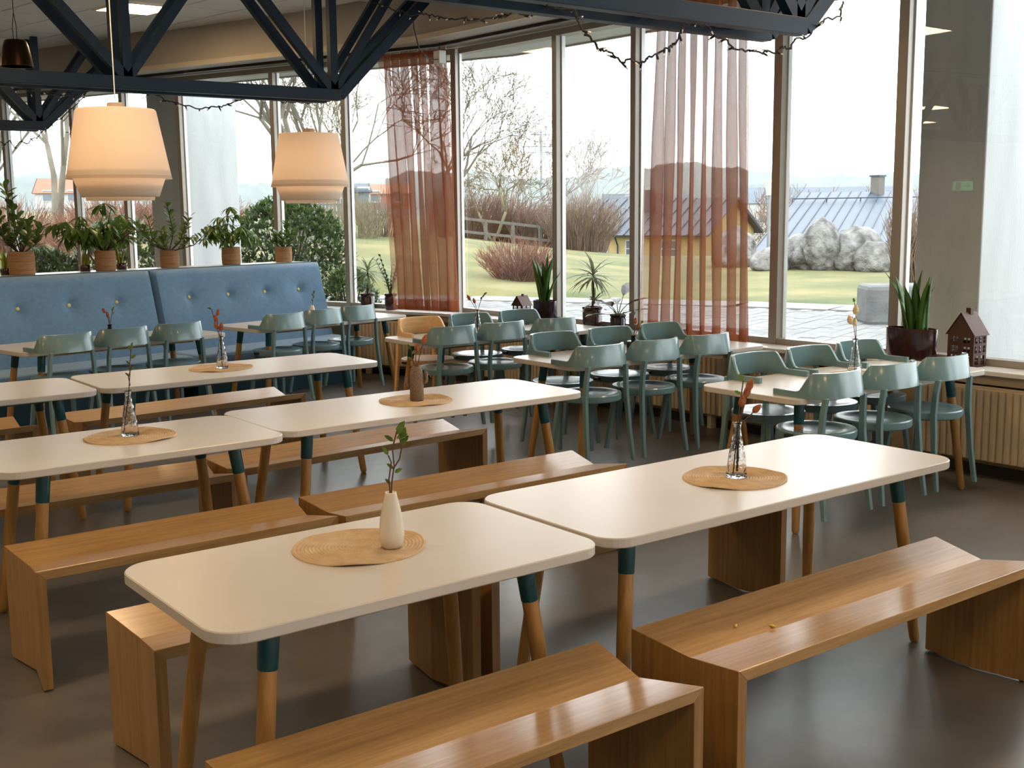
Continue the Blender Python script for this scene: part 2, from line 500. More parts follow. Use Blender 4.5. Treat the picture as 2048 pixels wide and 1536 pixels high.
# wall under the sill, and sill boards
struct(G().prism([RW(S0, -0.10), bend(-0.10), bend(0.12), RW(S0, 0.12)], 0, 0.66).obj('wall_window', 'sillwall'))
struct(G().prism([bend(-0.10), LW(T1, -0.10), LW(T1, 0.12), bend(0.12)], 0, 0.66).obj('wall_window_angled', 'sillwall'))
g = G(); band(g, -0.02, 0.27, 0.66, 0.69)
struct(g.obj('trim_1', 'sill', bevel=0.004), 'white window sill board along the glazing')
g = G(); band(g, 0.12, 0.235, 0.60, 0.655)
struct(g.obj('trim_2', 'sillwall'), 'beige board under the window sill')
g = G(); band(g, 0.12, 0.135, 0.0, 0.07)
struct(g.obj('baseboard_window', 'rail'))
# unseen solid end of the window wall, added to cut daylight in the foreground
struct(G().prism([RW(S0, -0.1), RW(-2.6, -0.1), RW(-2.6, 0.1), RW(S0, 0.1)], 0.69, 3.27).obj('wall_right_unseen', 'wall'))
# bulkhead over the windows
g = G(); band(g, -0.10, 0.60, 3.30, 4.0)
struct(g.obj('wall_bulkhead', 'fascia'), 'beige bulkhead above the windows')
g = G(); band(g, 0.600, 0.625, 3.285, 3.335)
struct(g.obj('trim_3', 'fascia_lip'), 'pale lip along the bulkhead')
g = G(); band(g, 0.27, 0.30, 3.272, 3.30)
struct(g.obj('trim_4', 'rail'), 'dark curtain track under the bulkhead')

# windows: one unit per bay with its mullion, rails and pane
def window(n, fn, a, b_, wide, lastm=False):
    r = sempty('window_%d' % n, 'tall window bay ' + WIN_AT[n - 1])
    g = G(); strip(g, fn, a - wide / 2, a + wide / 2, -0.05, 0.05, 0.69, 3.28); o = g.obj('mullion', 'alu', r, bevel=0.003)
    g = G(); strip(g, fn, a + wide / 2, a + wide / 2 + 0.012, -0.05, -0.01, 0.69, 3.28)
    strip(g, fn, a - wide / 2 - 0.012, a - wide / 2, -0.05, -0.01, 0.69, 3.28); g.obj('glazing_bead', 'alu_light', o)
    if b_ is not None:
        lo, hi = min(a, b_) + wide / 2, max(a, b_) - wide / 2
        g = G(); strip(g, fn, lo, hi, -0.05, 0.045, 0.69, 0.735); g.obj('bottom_rail', 'alu', r, bevel=0.003)
        g = G(); strip(g, fn, lo, hi, -0.05, 0.045, 3.225, 3.28); g.obj('top_rail', 'alu', r)
        g = G(); strip(g, fn, lo, hi, -0.033, -0.025, 0.735, 3.225); g.obj('pane', 'glass', r)
WIN_AT = ['past the right edge, farthest from the pillar', 'past the right edge, next to the pillar bay', 'with the pale pillar behind it', 'with the boulders behind it',
          'behind the wider curtain', 'with the yellow house behind it', 'with the low red shrub behind it', 'behind the corner curtain', 'between booth end and right pendant lamp',
          'behind the right pendant lamp', 'with the white pillar behind it', 'behind the third jute pot', 'behind the large pendant lamp', 'at the left edge behind the tall clusia', 'past the left edge', 'end post past the left edge']
ms = [-2.55, -1.2, -0.1, 0.91, 1.93, 3.42, 4.41, 5.87]
n = 0
for i in range(len(ms) - 1):
    n += 1
    window(n, RW, ms[i], ms[i + 1], 0.075 if i > 1 and i < 5 else 0.06)
ts = [0.03, 1.465, 2.49, 4.0, 5.0, 5.96, 7.39, 8.5, 9.9]
for i in range(len(ts)):
    n += 1
    window(n, LW, ts[i], ts[i + 1] if i + 1 < len(ts) else None, 0.06)

# ceiling: slab, T-bar grid and single tiles
def tilt_obj(o):
    return o
ce = Vector((CE.x, CE.y)); cp = Vector((-CE.y, CE.x))
ang = math.atan(TILT)
croot = sempty('ceiling', 'suspended white tile ceiling')
corners = [(XW, Y0), (7.3, Y0), (7.3, 9.7), (3.2, Y1), (XW, Y1)]
vs = [(x, y, zc(x, y) + 0.03) for x, y in corners] + [(x, y, zc(x, y) + 0.15) for x, y in corners]
G().add(vs, [(4, 3, 2, 1, 0), (5, 6, 7, 8, 9)] + [(i, (i + 1) % 5, 5 + (i + 1) % 5, 5 + i) for i in range(5)]).obj('ceiling_slab', 'tbar', croot)
TS = 0.6
tile_me = G().box(-0.291, 0.291, -0.291, 0.291, 0.0, 0.018).mesh('ceiling_tile')
tile_me.materials.append(M['tile'])
rotT = Matrix.Rotation(math.radians(10), 3, 'Z') @ Matrix.Rotation(-ang, 3, 'Y')
eulT = rotT.to_euler()
org = Vector((4.12, 11.30))
PANELS = {(0, 0), (-9, -5), (-9, 1), (-4, -6), (-4, -12), (-9, -11), (1, -13), (-14, -5), (-14, -12), (-4, -18), (-9, -18), (-14, 2), (-17, 5), (-4, 5), (-9, 6), (-19, -8)}  # only the first is in view; most others are assumed, lighting the room warmly
rest = G(); tiles_n = 0
panel_list = []
tcand = []
for i in range(-26, 8):
    for j in range(-30, 18):
        p = org + ce * (i * TS) + cp * (j * TS)
        if not (XW + 0.1 < p.x and Y0 + 0.1 < p.y < Y1 - 0.1): continue
        # stay in front of the bulkhead
        if p.y < 9.9:
            if (p - A).dot(nR) < 0.42: continue
        if (p - B).dot(nL) < 0.42 and p.y > 9.3: continue
        if (i, j) in PANELS:
            panel_list.append(p); continue
        d = p.length
        vis = (math.atan2(p.y, p.x) > math.radians(26)) and (math.atan2(p.y, p.x) < math.radians(80)) and p.y > 5.0 and p.x > 0
        tcand.append((0 if vis else 1, d, p))
tcand.sort(key=lambda t: (t[0], t[1]))
for k, (v_, d, p) in enumerate(tcand):
    z = zc(p.x, p.y)
    if v_ == 0 and tiles_n < 290:
        link('ceiling_tile', tile_me, None, croot, (p.x, p.y, z), eulT); tiles_n += 1
    else:
        mm = Matrix.Translation((p.x, p.y, z)) @ rotT.to_4x4()
        vs = [mm @ Vector(q) for q in ((-.291, -.291, 0), (.291, -.291, 0), (.291, .291, 0), (-.291, .291, 0), (-.291, -.291, .018), (.291, -.291, .018), (.291, .291, .018), (-.291, .291, .018))]
        rest.add(vs, [(0, 3, 2, 1), (4, 5, 6, 7), (0, 1, 5, 4), (1, 2, 6, 5), (2, 3, 7, 6), (3, 0, 4, 7)])
o = rest.obj('far_tiles', 'tile', croot); o['kind'] = 'stuff'
lp_frame = G()
for q in ((-.30, .30, -.30, -.27), (-.30, .30, .27, .30), (-.30, -.27, -.27, .27), (.27, .30, -.27, .27)):
    lp_frame.box(q[0], q[1], q[2], q[3], -0.012, 0.02)
lpf = lp_frame.mesh('frame'); lpf.materials.append(M['plastic'])
lpd = G().box(-.27, .27, -.27, .27, -0.004, 0.0).mesh('diffuser'); lpd.materials.append(M['panel'])
pnames = []
for k, p in enumerate(sorted(panel_list, key=lambda q: q.length)):
    front = (p - org).length < 0.1
    o = thing('ceiling_light', 'square warm ceiling light panel above the blue truss' if front else 'square warm ceiling light panel out of view, lighting the room', 'ceiling light', (p.x, p.y, zc(p.x, p.y) - 0.006), 0, 'recessed ceiling lights')
    o.rotation_euler = eulT
    link('frame', lpf, None, o); link('diffuser', lpd, None, o)

# ---------------------------------------------------------------- steel trusses
def truss(xe, y, label, nodes, zb=2.65):
    r = thing('roof_truss', label, 'truss', (xe, y, zb), 0, 'blue steel roof trusses')
    W2 = 0.25
    x0 = nodes[-1] - xe - 1.2
    zt = lambda x: zc(x + xe, y) - zb - 0.02
    for yy in (0.0, W2):
        G().bar((x0, yy, 0.035), (0.0, yy, 0.035), 0.075, 0.095).obj('bottom_chord', 'truss', r, bevel=0.004)
        G().bar((0.0, yy, 0.03), (0.98, yy, 0.99), 0.07, 0.09).obj('end_strut', 'truss', r, bevel=0.004)
        for nx in nodes:
            q = nx - xe
            G().bar((q, yy, 0.06), (q, yy, zt(q)), 0.06, 0.068).obj('vertical', 'truss', r)
            G().bar((q, yy, 0.06), (q - 0.80, yy, zt(q - 0.8)), 0.06, 0.075).obj('diagonal', 'truss', r)
            G().bar((q, yy, 0.06), (q + 0.66, yy, zt(q + 0.66)), 0.06, 0.06).obj('diagonal', 'truss', r)
    x = -0.1; k = 0
    while x > x0:
        G().bar((x, 0.0, 0.03), (x - 0.30, W2, 0.03), 0.03, 0.02).obj('lacing', 'truss', r)
        G().bar((x - 0.30, W2, 0.03), (x - 0.6, 0.0, 0.03), 0.03, 0.02).obj('lacing', 'truss', r)
        x -= 0.6
    return r
truss(5.31, 4.30, 'blue steel truss across the top centre, nearest the camera', [5.26, 3.49, 1.72, -0.05, -1.82])
truss(4.97, 8.94, 'blue steel truss ending between the two cream pendant lamps', [4.92, 3.16, 1.40, -0.36, -2.1])
truss(3.85, 13.62, 'blue steel truss at the far left, behind the largest lamp', [3.80, 2.03, 0.26, -1.5])

# ---------------------------------------------------------------- tables
def rrect(x0, x1, y0, y1, r, n=8):
    pts = []
    for cx, cy_, a0 in ((x1 - r, y0 + r, -90), (x1 - r, y1 - r, 0), (x0 + r, y1 - r, 90), (x0 + r, y0 + r, 180)):
        for k in range(n + 1):
            a = math.radians(a0 + 90 * k / n)
            pts.append((cx + r * math.cos(a), cy_ + r * math.sin(a)))
    return pts
TH = 0.735
leg_cache = {}
def table(name, label, cx, cy_, Lx, Wy, rotz=0.0, group='white tables', rail=False):
    t = thing(name, label, 'table', (cx, cy_, 0), rotz, group)
    g = G()
    prof = [(0.004, TH - 0.032), (0.0, TH - 0.028), (0.0, TH - 0.003), (0.003, TH)]
    rings = []
    for ins, z in prof:
        rings.append([(x, y, z) for x, y in rrect(-Lx / 2 + ins, Lx / 2 - ins, -Wy / 2 + ins, Wy / 2 - ins, 0.095 - ins)])
    n_ = len(rings[0]); vs = [p for rg in rings for p in rg]
    fs = [tuple(range(n_ - 1, -1, -1)), tuple(range(3 * n_, 4 * n_))]
    for i in range(3):
        fs += [(i * n_ + k, i * n_ + (k + 1) % n_, (i + 1) * n_ + (k + 1) % n_, (i + 1) * n_ + k) for k in range(n_)]
    top = g.add(vs, fs).obj('tabletop', 'laminate', t)
    for sx in (-1, 1):
        for sy in (-1, 1):
            a = Vector((sx * (Lx / 2 - 0.20), sy * (Wy / 2 - 0.15), TH - 0.032)); b_ = Vector((sx * (Lx / 2 - 0.115), sy * (Wy / 2 - 0.085), 0.0))
            P_ = lambda q: a.lerp(b_, q)
            o = G().tube([P_(0.16), P_(0.5), P_(0.965), P_(0.985), P_(1.0)], [0.0245, 0.0245, 0.021, 0.019, 0.012], 14).obj('leg', 'leg', t, auto=True)
            G().tube([P_(0.0), P_(0.008), P_(0.185), P_(0.19)], [0.027, 0.0285, 0.0265, 0.024], 16).obj('collar', 'collar', o, auto=True)
    for sy in (-1, 1):
        G().box(-Lx / 2 + 0.24, Lx / 2 - 0.24, sy * (Wy / 2 - 0.17) - 0.012, sy * (Wy / 2 - 0.17) + 0.012, TH - 0.062, TH - 0.032).obj('under_rail', 'leg' if rail else 'collar', t)
    return t
table('dining_table', 'short white table nearest the camera, with the cream vase', 1.592, 2.78, 1.20, 0.70)
table('dining_table', 'long white table in the right foreground, with a glass bottle on a mat', 3.115, 2.79, 1.80, 0.70)
table('dining_table', 'short white table in the middle row at left, with a twig in a bottle', 1.64, 4.91, 1.20, 0.70)
table('dining_table', 'long white table in the middle row, with the cactus-shaped vase', 3.135, 4.985, 1.79, 0.70)
table('dining_table', 'long white table in the third row, with a rust seedhead bottle', 2.957, 6.815, 1.80, 0.70)
table('dining_table', 'white table cut by the left edge, behind the middle row', 1.43, 6.79, 1.20, 0.70)
table('dining_table', 'window table with the natural wood chair', 5.52, 7.42, 1.80, 0.70, group='white tables by the window', rail=True)
table('dining_table', 'window table in front of the wider curtain', 5.52, 5.78, 1.80, 0.70, group='white tables by the window', rail=True)
table('dining_table', 'window table nearest the right edge, with pale seedheads', 5.535, 4.08, 1.78, 0.70, group='white tables by the window', rail=True)
def along(px, py, deg, lx, ly):
    a = math.radians(deg)
    return px + lx * math.cos(a) - ly * math.sin(a), py + lx * math.sin(a) + ly * math.cos(a)
cx, cy_ = along(4.16, 8.95, 11, 0.86, 0.35)
table('dining_table', 'greyish table before the right half of the blue booth', cx, cy_, 1.72, 0.70, math.radians(11), 'tables along the booth', True)
cx, cy_ = along(2.18, 8.57, 11, 0.86, 0.35)
table('dining_table', 'greyish table before the left half of the blue booth', cx, cy_, 1.72, 0.70, math.radians(11), 'tables along the booth', True)

# ---------------------------------------------------------------- benches
def bench(label, x0, x1, yc, rotz=0.0, cx=None, group='oak benches'):
    Lx = x1 - x0; Wd = 0.425; hh = 0.45; t = 0.036; dv = 0.034
    r = thing('oak_bench', label, 'bench', (((x0 + x1) / 2), yc, 0), rotz, group)
    ys = [(-Wd / 2, 0.0), (0.0, dv), (Wd / 2, 0.0)]
    g = G(); vs = []
    for y, d in ys:
        vs += [(-Lx / 2 + d, y, hh - d), (Lx / 2 - d, y, hh - d), (-Lx / 2 + d + t, y, hh - d - t), (Lx / 2 - d - t, y, hh - d - t)]
    fs = []
    for k in (0, 4):
        fs += [(k, k + 1, k + 5, k + 4), (k + 2, k + 6, k + 7, k + 3), (k, k + 4, k + 6, k + 2), (k + 1, k + 3, k + 7, k + 5)]
    fs += [(0, 2, 3, 1), (8, 9, 11, 10)]
    g.add(vs, fs).obj('seat', 'bench', r, bevel=0.0025)
    for sgn in (-1, 1):
        g = G(); vs = []
        for y, d in ys:
            xo = sgn * (Lx / 2 - d); xi = sgn * (Lx / 2 - d - t)
            vs += [(xo, y, hh - d), (xi, y, hh - d - t), (xi, y, 0.008), (xo, y, 0.008)]
        fs = []
        for k in (0, 4):
            fs += [(k, k + 4, k + 7, k + 3), (k + 1, k + 2, k + 6, k + 5), (k, k + 1, k + 5, k + 4), (k + 3, k + 7, k + 6, k + 2)]
        fs += [(0, 3, 2, 1), (8, 9, 10, 11)]
        if sgn < 0:
            fs = [tuple(reversed(q)) for q in fs]
        p = g.add(vs, fs).obj('end_panel', 'bench_v', r, bevel=0.002)
        g = G()
        for y in (-Wd / 2 + 0.04, Wd / 2 - 0.04):
            g.lathe([(0.009, 0.0), (0.009, 0.009)], 8, c=(sgn * (Lx / 2 - 0.022), y, 0))
        g.obj('glide', 'chair_dark', p)
    return r
bench('oak bench at the bottom centre, cut by the lower edge', 0.95, 2.155, 2.225)
bench('oak bench in the right foreground with yellow crumbs on it', 2.30, 3.885, 2.235)
bench('oak bench tucked behind the short near table', 1.105, 2.265, 3.39)
bench('oak bench tucked behind the long right foreground table', 2.31, 3.90, 3.385)
bench('oak bench with its full end panel at the left edge, middle row', 1.045, 2.255, 4.385)
bench('oak bench in the centre, right of the seam in the middle row', 2.275, 3.865, 4.36)
bench('oak bench behind the middle table at the left', 1.06, 2.265, 5.40)
bench('oak bench behind the long middle table, below the cactus vase', 2.295, 3.885, 5.53, math.radians(4))
bench('oak bench farthest back, before the chairs along the booth', 2.10, 3.69, 7.415, math.radians(5))
bench('oak bench cut by the left edge in the third row', 0.68, 1.87, 7.37, math.radians(5))

# ---------------------------------------------------------------- chairs
def chair_band():
    prof = []
    R_ = 0.205
    path = [(R_, 0.115), (R_, 0.06), (R_, 0.005), (R_ - 0.001, -0.03)]
    for k in range(1, 15):
        a = math.radians(180 * k / 15)
        # superellipse back curve
        ca, sa = math.cos(a), math.sin(a)
        x = R_ * math.copysign(abs(ca) ** 0.72, ca); y = -0.04 - 0.165 * abs(sa) ** 0.8
        path.append((x, y))
    path += [(-R_ + 0.001, -0.03), (-R_, 0.005), (-R_, 0.06), (-R_, 0.115)]
    cum = [0.0]
    for i in range(1, len(path)):
        cum.append(cum[-1] + math.dist(path[i], path[i - 1]))
    tot = cum[-1]
    g = G(); nP = len(path)
    # refine evenly
    m = 56; pts = []
    for k in range(m + 1):
        s = tot * k / m
        i = max(j for j in range(nP) if cum[j] <= s + 1e-9); i = min(i, nP - 2)
        f = (s - cum[i]) / (cum[i + 1] - cum[i])
        pts.append((path[i][0] * (1 - f) + path[i + 1][0] * f, path[i][1] * (1 - f) + path[i + 1][1] * f, s))
    def sm(a, b, x):
        q = min(1, max(0, (x - a) / (b - a))); return q * q * (3 - 2 * q)
    for k, (x, y, s) in enumerate(pts):
        a = pts[max(k - 1, 0)]; b_ = pts[min(k + 1, m)]
        tx, ty = b_[0] - a[0], b_[1] - a[1]; l = math.hypot(tx, ty); tx /= l; ty /= l
        nx, ny = ty, -tx                                                # outward
        e = min(s, tot - s)
        top = 0.652 + 0.098 * sm(0.15, 0.235, e)
        thk = 0.011
        lean = 0.020 * sm(0.15, 0.3, e)
        for (q, z, ex) in ((-1, 0.62, 0), (1, 0.62, 0), (1, top - 0.004, 1), (0.7, top, 1), (-0.7, top, 1), (-1, top - 0.004, 1)):
            f = (z - 0.62) / 0.13
            g.v.append((x + nx * (thk * q + lean * f), y + ny * (thk * q + lean * f), z))
    for k in range(m):
        o = k * 6
        for j in range(6):
            g.f.append((o + j, o + (j + 1) % 6, o + 6 + (j + 1) % 6, o + 6 + j))
    g.f.append(tuple(range(5, -1, -1))); g.f.append(tuple(m * 6 + j for j in range(6)))
    return g
def make_chair(mat, label):
    r = thing('armchair', label, 'chair', (0, 0, 0), 0, 'chairs hung on the tables')
    o = chair_band().obj('backrest', mat, r, auto=True)
    o = G().lathe([(0.0, 0.388), (0.195, 0.388), (0.207, 0.394), (0.210, 0.402), (0.210, 0.430), (0.205, 0.436), (0.196, 0.437), (0.150, 0.4345), (0.130, 0.430), (0.06, 0.4265), (0.0, 0.4265)], 40).obj('seat', mat, r, auto=True)
    for sx in (-1, 1):
        # rear leg: from under the arm band past the seat to the floor, slightly curved
        pts = [(sx * 0.155, -0.176, 0.625), (sx * 0.165, -0.168, 0.54), (sx * 0.172, -0.165, 0.43), (sx * 0.182, -0.185, 0.2), (sx * 0.192, -0.215, 0.0)]
        g = G()
        for i in range(4):
            pass
        ws = [0.030, 0.032, 0.034, 0.030, 0.024]
        for i, (x, y, z) in enumerate(pts):
            h_ = ws[i] / 2; t_ = 0.0115
            g.v += [(x - t_, y - h_, z), (x + t_, y - h_, z), (x + t_, y + h_, z), (x - t_, y + h_, z)]
        for i in range(4):
            o4 = i * 4
            g.f += [(o4 + j, o4 + 4 + j, o4 + 4 + (j + 1) % 4, o4 + (j + 1) % 4) for j in range(4)]
        g.f += [(0, 1, 2, 3), (19, 18, 17, 16)]
        g.obj('leg', mat, r, bevel=0.003)
        a = Vector((sx * 0.135, 0.125, 0.39)); b_ = Vector((sx * 0.172, 0.175, 0.0))
        g = G()
        for p, s_2 in ((a, 0.017), (b_, 0.012)):
            g.v += [(p.x - s_2, p.y - s_2, p.z), (p.x + s_2, p.y - s_2, p.z), (p.x + s_2, p.y + s_2, p.z), (p.x - s_2, p.y + s_2, p.z)]
        g.f += [(j, 4 + j, 4 + (j + 1) % 4, (j + 1) % 4) for j in range(4)] + [(0, 1, 2, 3), (7, 6, 5, 4)]
        g.obj('leg', mat, r, bevel=0.003)
        G().box(sx * 0.218 - 0.012, sx * 0.218 + 0.014, -0.02, 0.03, 0.405, 0.425).obj('linking_hook', 'chair_dark', r, bevel=0.005)
    return r
LIFT = 0.1155
ch = make_chair('chair', 'teal chair'); used = []
chw = make_chair('chairwood', 'natural wood chair')
def chair(x, y, deg, label):
    place(ch, used, (x, y, LIFT), math.radians(deg), label)
ordn = ['nearest to the room', 'middle', 'nearest the window']
for k, x in enumerate((4.92, 5.41, 5.91)):
    chair(x, 3.825, 0, 'teal chair on the near side of the rightmost window table, ' + ['left of three', 'middle of three', 'closest to the right edge'][k])
for k, x in enumerate((5.15, 5.64, 6.12)):
    chair(x, 4.345, 180, 'teal chair on the far side of the rightmost window table, ' + ['left of three', 'middle of three', 'beside the oval plant pot'][k])
for k, x in enumerate((4.81, 5.29, 5.78)):
    chair(x, 5.525, 0, 'teal chair on the near side of the table before the wide curtain, ' + ['left of three', 'middle of three', 'right of three'][k])
for k, x in enumerate((5.02, 5.545, 6.04)):
    chair(x, 6.035, 180, 'teal chair on the far side of the table before the wide curtain, ' + ['left of three', 'middle of three', 'right of three'][k])
for k, x in enumerate((4.82, 5.28, 5.80)):
    chair(x, 7.165, 0, 'teal chair on the near side of the farthest window table, ' + ['left of three', 'middle of three', 'right of three'][k])
for k, x in enumerate((5.475, 5.98)):
    chair(x, 7.675, 180, 'teal chair on the far side of the farthest window table, ' + ['next to the wood chair', 'before the small metal house'][k])
chw.location = (4.99, 7.675, LIFT); chw.rotation_euler = (0, 0, PI)
chw['label'] = 'natural blond wood chair among the teal ones'
for k, (x, y) in enumerate(((4.40, 8.86), (4.85, 9.02), (5.27, 9.15))):
    px, py = along(x, y, 11, 0, 0.19)
    chair(px, py, 11, 'teal chair before the right half of the booth, ' + ['left of three', 'middle of three', 'right of three'][k])
for k, (x, y) in enumerate(((2.47, 8.41), (2.93, 8.55), (3.40, 8.655))):
    px, py = along(x, y, 11, 0, 0.19)
    chair(px, py, 11, 'teal chair before the left half of the booth, ' + ['left of three', 'middle of three', 'right of three'][k])

# ---------------------------------------------------------------- booth
BP = Vector((5.62, 10.20)); BD = math.radians(11)
def booth(x0, x1, buttons, label):
    r = thing('booth_sofa', label, 'booth', (BP.x, BP.y, 0), BD, 'blue upholstered booth')
    G().box(x0 + 0.03, x1 - 0.12, 0.04, 0.60, 0.0, 0.34).obj('plinth', 'booth_base', r, bevel=0.004)
    G().box(x0 + 0.004, x1 - 0.004, -0.02, 0.56, 0.34, 0.45).obj('seat_cushion', 'booth', r, bevel=0.03)
    # tufted backrest
    nx, nz = 72, 30; zb, zt = 0.44, 1.185; yb, yt = 0.44, 0.64; dp = 0.13
    g = G(); bpos = [(bx, 0.925) for bx in buttons]
    def edge(q, w_):           # rounded edge fall-off
        return math.sqrt(max(0.0, 1 - (1 - min(1.0, q / w_)) ** 2))
    for j in range(nz + 1):
        fz = j / nz; z = zb + (zt - zb) * fz
        for i in range(nx + 1):
            fx = i / nx; x = x0 + (x1 - x0) * fx
            ed = edge(min(x - x0, x1 - x), 0.045) * edge(zt - z, 0.05)
            d = 0.055 * (1 - ed)
            for bx, bz in bpos:
                rr = math.hypot((x - bx) / 1.25, z - bz)
                d += 0.034 * math.exp(-(rr / 0.035) ** 2) + 0.02 * math.exp(-(rr / 0.11) ** 2)
                d += 0.006 * math.exp(-((x - bx) / 0.02) ** 2) * max(0, 1 - abs(z - bz) / 0.16) * (1 if z < bz else 0.6)
            g.v.append((x, yb + (yt - yb) * fz + d, z))
    for j in range(nz):
        for i in range(nx):
            a = j * (nx + 1) + i
            g.f.append((a, a + 1, a + nx + 2, a + nx + 1))
    bk = len(g.v)
    for x, y, z in ((x0, yb + dp, zb), (x1, yb + dp, zb), (x1, yt + dp, zt), (x0, yt + dp, zt)):
        g.v.append((x, y, z))
    low = [i for i in range(nx + 1)]; top = [nz * (nx + 1) + i for i in range(nx + 1)]
    lef = [j * (nx + 1) for j in range(nz + 1)]; rig = [j * (nx + 1) + nx for j in range(nz + 1)]
    g.f.append((bk + 1, bk, bk + 3, bk + 2))
    g.f.append(tuple(reversed(low)) + (bk, bk + 1)); g.f.append(tuple(top) + (bk + 2, bk + 3))
    g.f.append(tuple(lef) + (bk + 3, bk)); g.f.append(tuple(reversed(rig)) + (bk + 1, bk + 2))
    o = g.obj('backrest', 'booth', r, smooth=True)
    o.data.set_sharp_from_angle(angle=math.radians(50))
    for bx, bz in bpos:
        fz = (bz - zb) / (zt - zb)
        bo = G().lathe([(0.017, -0.004), (0.017, 0.004), (0.012, 0.010), (0.0, 0.012)], 14).obj('button', 'button', o, smooth=True)
        bo.location = (bx, yb + (yt - yb) * fz + 0.046, bz); bo.rotation_euler = (math.radians(90 - 15), 0, 0)
    return r
booth(-1.68, 0.28, (-1.331, -0.897, -0.466, -0.043), 'right half of the blue tufted booth, nearest the window')
booth(-3.66, -1.697, (-3.43, -2.98, -2.525, -2.076), 'left half of the blue tufted booth')
lr = thing('planter_ledge', 'white topped ledge with teal edge behind the blue booth', 'ledge', (BP.x, BP.y, 0), BD)
G().box(-4.2, 0.24, 0.80, 1.14, 0, 1.165).obj('body', 'ledge_edge', lr)
G().box(-4.2, 0.26, 0.79, 1.17, 1.168, 1.19).obj('top', 'ledge', lr, bevel=0.003)
G().box(-4.2, 0.26, 0.772, 0.79, 1.15, 1.194).obj('front_edge', 'ledge_edge', lr)

# ---------------------------------------------------------------- radiators
rib = G().add([(-0.001, -0.020, 0), (-0.018, -0.012, 0), (-0.018, 0.012, 0), (-0.001, 0.020, 0), (-0.001, -0.020, 0.44), (-0.018, -0.012, 0.44), (-0.018, 0.012, 0.44), (-0.001, 0.020, 0.44)],
              [(0, 1, 2, 3), (7, 6, 5, 4), (0, 4, 5, 1), (1, 5, 6, 2), (2, 6, 7, 3)]).mesh('rib')
rib.materials.append(M['radiator'])
def radiator(fn, u_, a, b_, label):
    p = fn((a + b_) / 2, 0.145); ang_ = math.atan2(u_.y, u_.x) - PI / 2
    r = thing('radiator', label, 'radiator', (p.x, p.y, 0.11), ang_, 'cream panel radiators')
    ln = abs(b_ - a)
    G().box(-0.075, 0.0, -ln / 2, ln / 2, 0.0, 0.46).obj('panel', 'radiator', r, bevel=0.006)
    G().box(-0.07, -0.01, -ln / 2 + 0.01, ln / 2 - 0.01, 0.46, 0.474).obj('top_grille', 'radiator', r, bevel=0.003)
    k = -ln / 2 + 0.04
    while k < ln / 2 - 0.02:
        link('rib', rib, None, r, (-0.075, k, 0.01)); k += 0.048
    G().tube([(-0.04, -ln / 2 + 0.03, 0.0), (-0.04, -ln / 2 + 0.03, -0.09), (0.02, -ln / 2 + 0.03, -0.11)], 0.009, 8).obj('pipe', 'radiator', r)
    for y in (-ln / 2 + 0.15, ln / 2 - 0.15):
        G().box(-0.06, -0.0, y - 0.02, y + 0.02, -0.11, 0.0).obj('foot', 'radiator', r)
radiator(RW, uR, -1.9, 0.62, 'cream ribbed radiator at the right edge, under the sill')
radiator(RW, uR, 0.95, 2.0, 'cream ribbed radiator behind the rightmost chairs')
radiator(RW, uR, 2.25, 3.9, 'cream ribbed radiator behind the table before the wide curtain')
radiator(RW, uR, 4.1, 5.55, 'cream ribbed radiator behind the natural wood chair')
radiator(LW, uL, 0.25, 1.25, 'cream ribbed radiator next to the booth end')

# ---------------------------------------------------------------- curtains
def curtain(fn, a0t, a1t, a0b, a1b, off, ztop, zbot, label, seed, pleats):
    p0 = fn((a0b + a1b) / 2, off)
    r = thing('sheer_curtain', label, 'curtain', (p0.x, p0.y, zbot), 0, 'terracotta sheer curtains')
    rr = random.Random(seed)
    nx, nz = 220, 26
    ph = [rr.uniform(-0.6, 0.6) for _ in range(pleats * 2 + 4)]
    am = [rr.uniform(0.75, 1.25) for _ in range(pleats * 2 + 4)]
    def wob(q):
        x = q * pleats; i = int(x); f = x - i
        f = f * f * (3 - 2 * f)
        am_ = am[i] * (1 - f) + am[i + 1] * f; ph_ = ph[i] * (1 - f) + ph[i + 1] * f
        return am_ * math.cos(2 * PI * x + ph_), am_ * math.sin(2 * PI * x + ph_ + 0.5 * math.sin(9 * q))
    def build(z0, z1, n_, push):
        g = G()
        for j in range(n_ + 1):
            z = z0 + (z1 - z0) * j / n_; f = (z - zbot) / (ztop - zbot)
            for i in range(nx + 1):
                q = i / nx; s, s2 = wob(q)
                lo = a0b * (1 - f) + a0t * f; hi = a1b * (1 - f) + a1t * f
                al = lo + (hi - lo) * q + 0.070 * s2 * (1.0 + 0.15 * math.sin(3 * z + q * 9))
                of = off + 0.040 * s * (0.75 + 0.5 * (1 - f)) + push
                p = fn(al, of)
                g.v.append((p.x - p0.x, p.y - p0.y, z - zbot + 0.004 * math.sin(q * 23)))
        for j in range(n_):
            for i in range(nx):
                a = j * (nx + 1) + i
                g.f.append((a, a + 1, a + nx + 2, a + nx + 1))
        return g
    build(zbot + 0.10, ztop, nz, 0).obj('cloth', 'sheer', r, smooth=True)
    build(zbot, zbot + 0.10, 3, 0).obj('hem', 'hem', r, smooth=True)
    build(ztop, ztop + 0.035, 1, 0).obj('heading_tape', 'hem', r, smooth=True)
    g = G()
    for k in range(pleats + 1):
        al = a0t + (a1t - a0t) * k / pleats
        p = fn(al, off + 0.0)
        g.tube([(p.x - p0.x, p.y - p0.y, ztop + 0.03 - zbot), (p.x - p0.x, p.y - p0.y, ztop + 0.062 - zbot)], 0.004, 6)
    o = g.obj('hook', 'plastic', r); o['kind'] = 'stuff'
curtain(LW, -0.06, 0.73, -0.14, 0.60, 0.285, 3.21, 0.72, 'terracotta sheer curtain at the corner, behind the farthest window table', 3, 7)
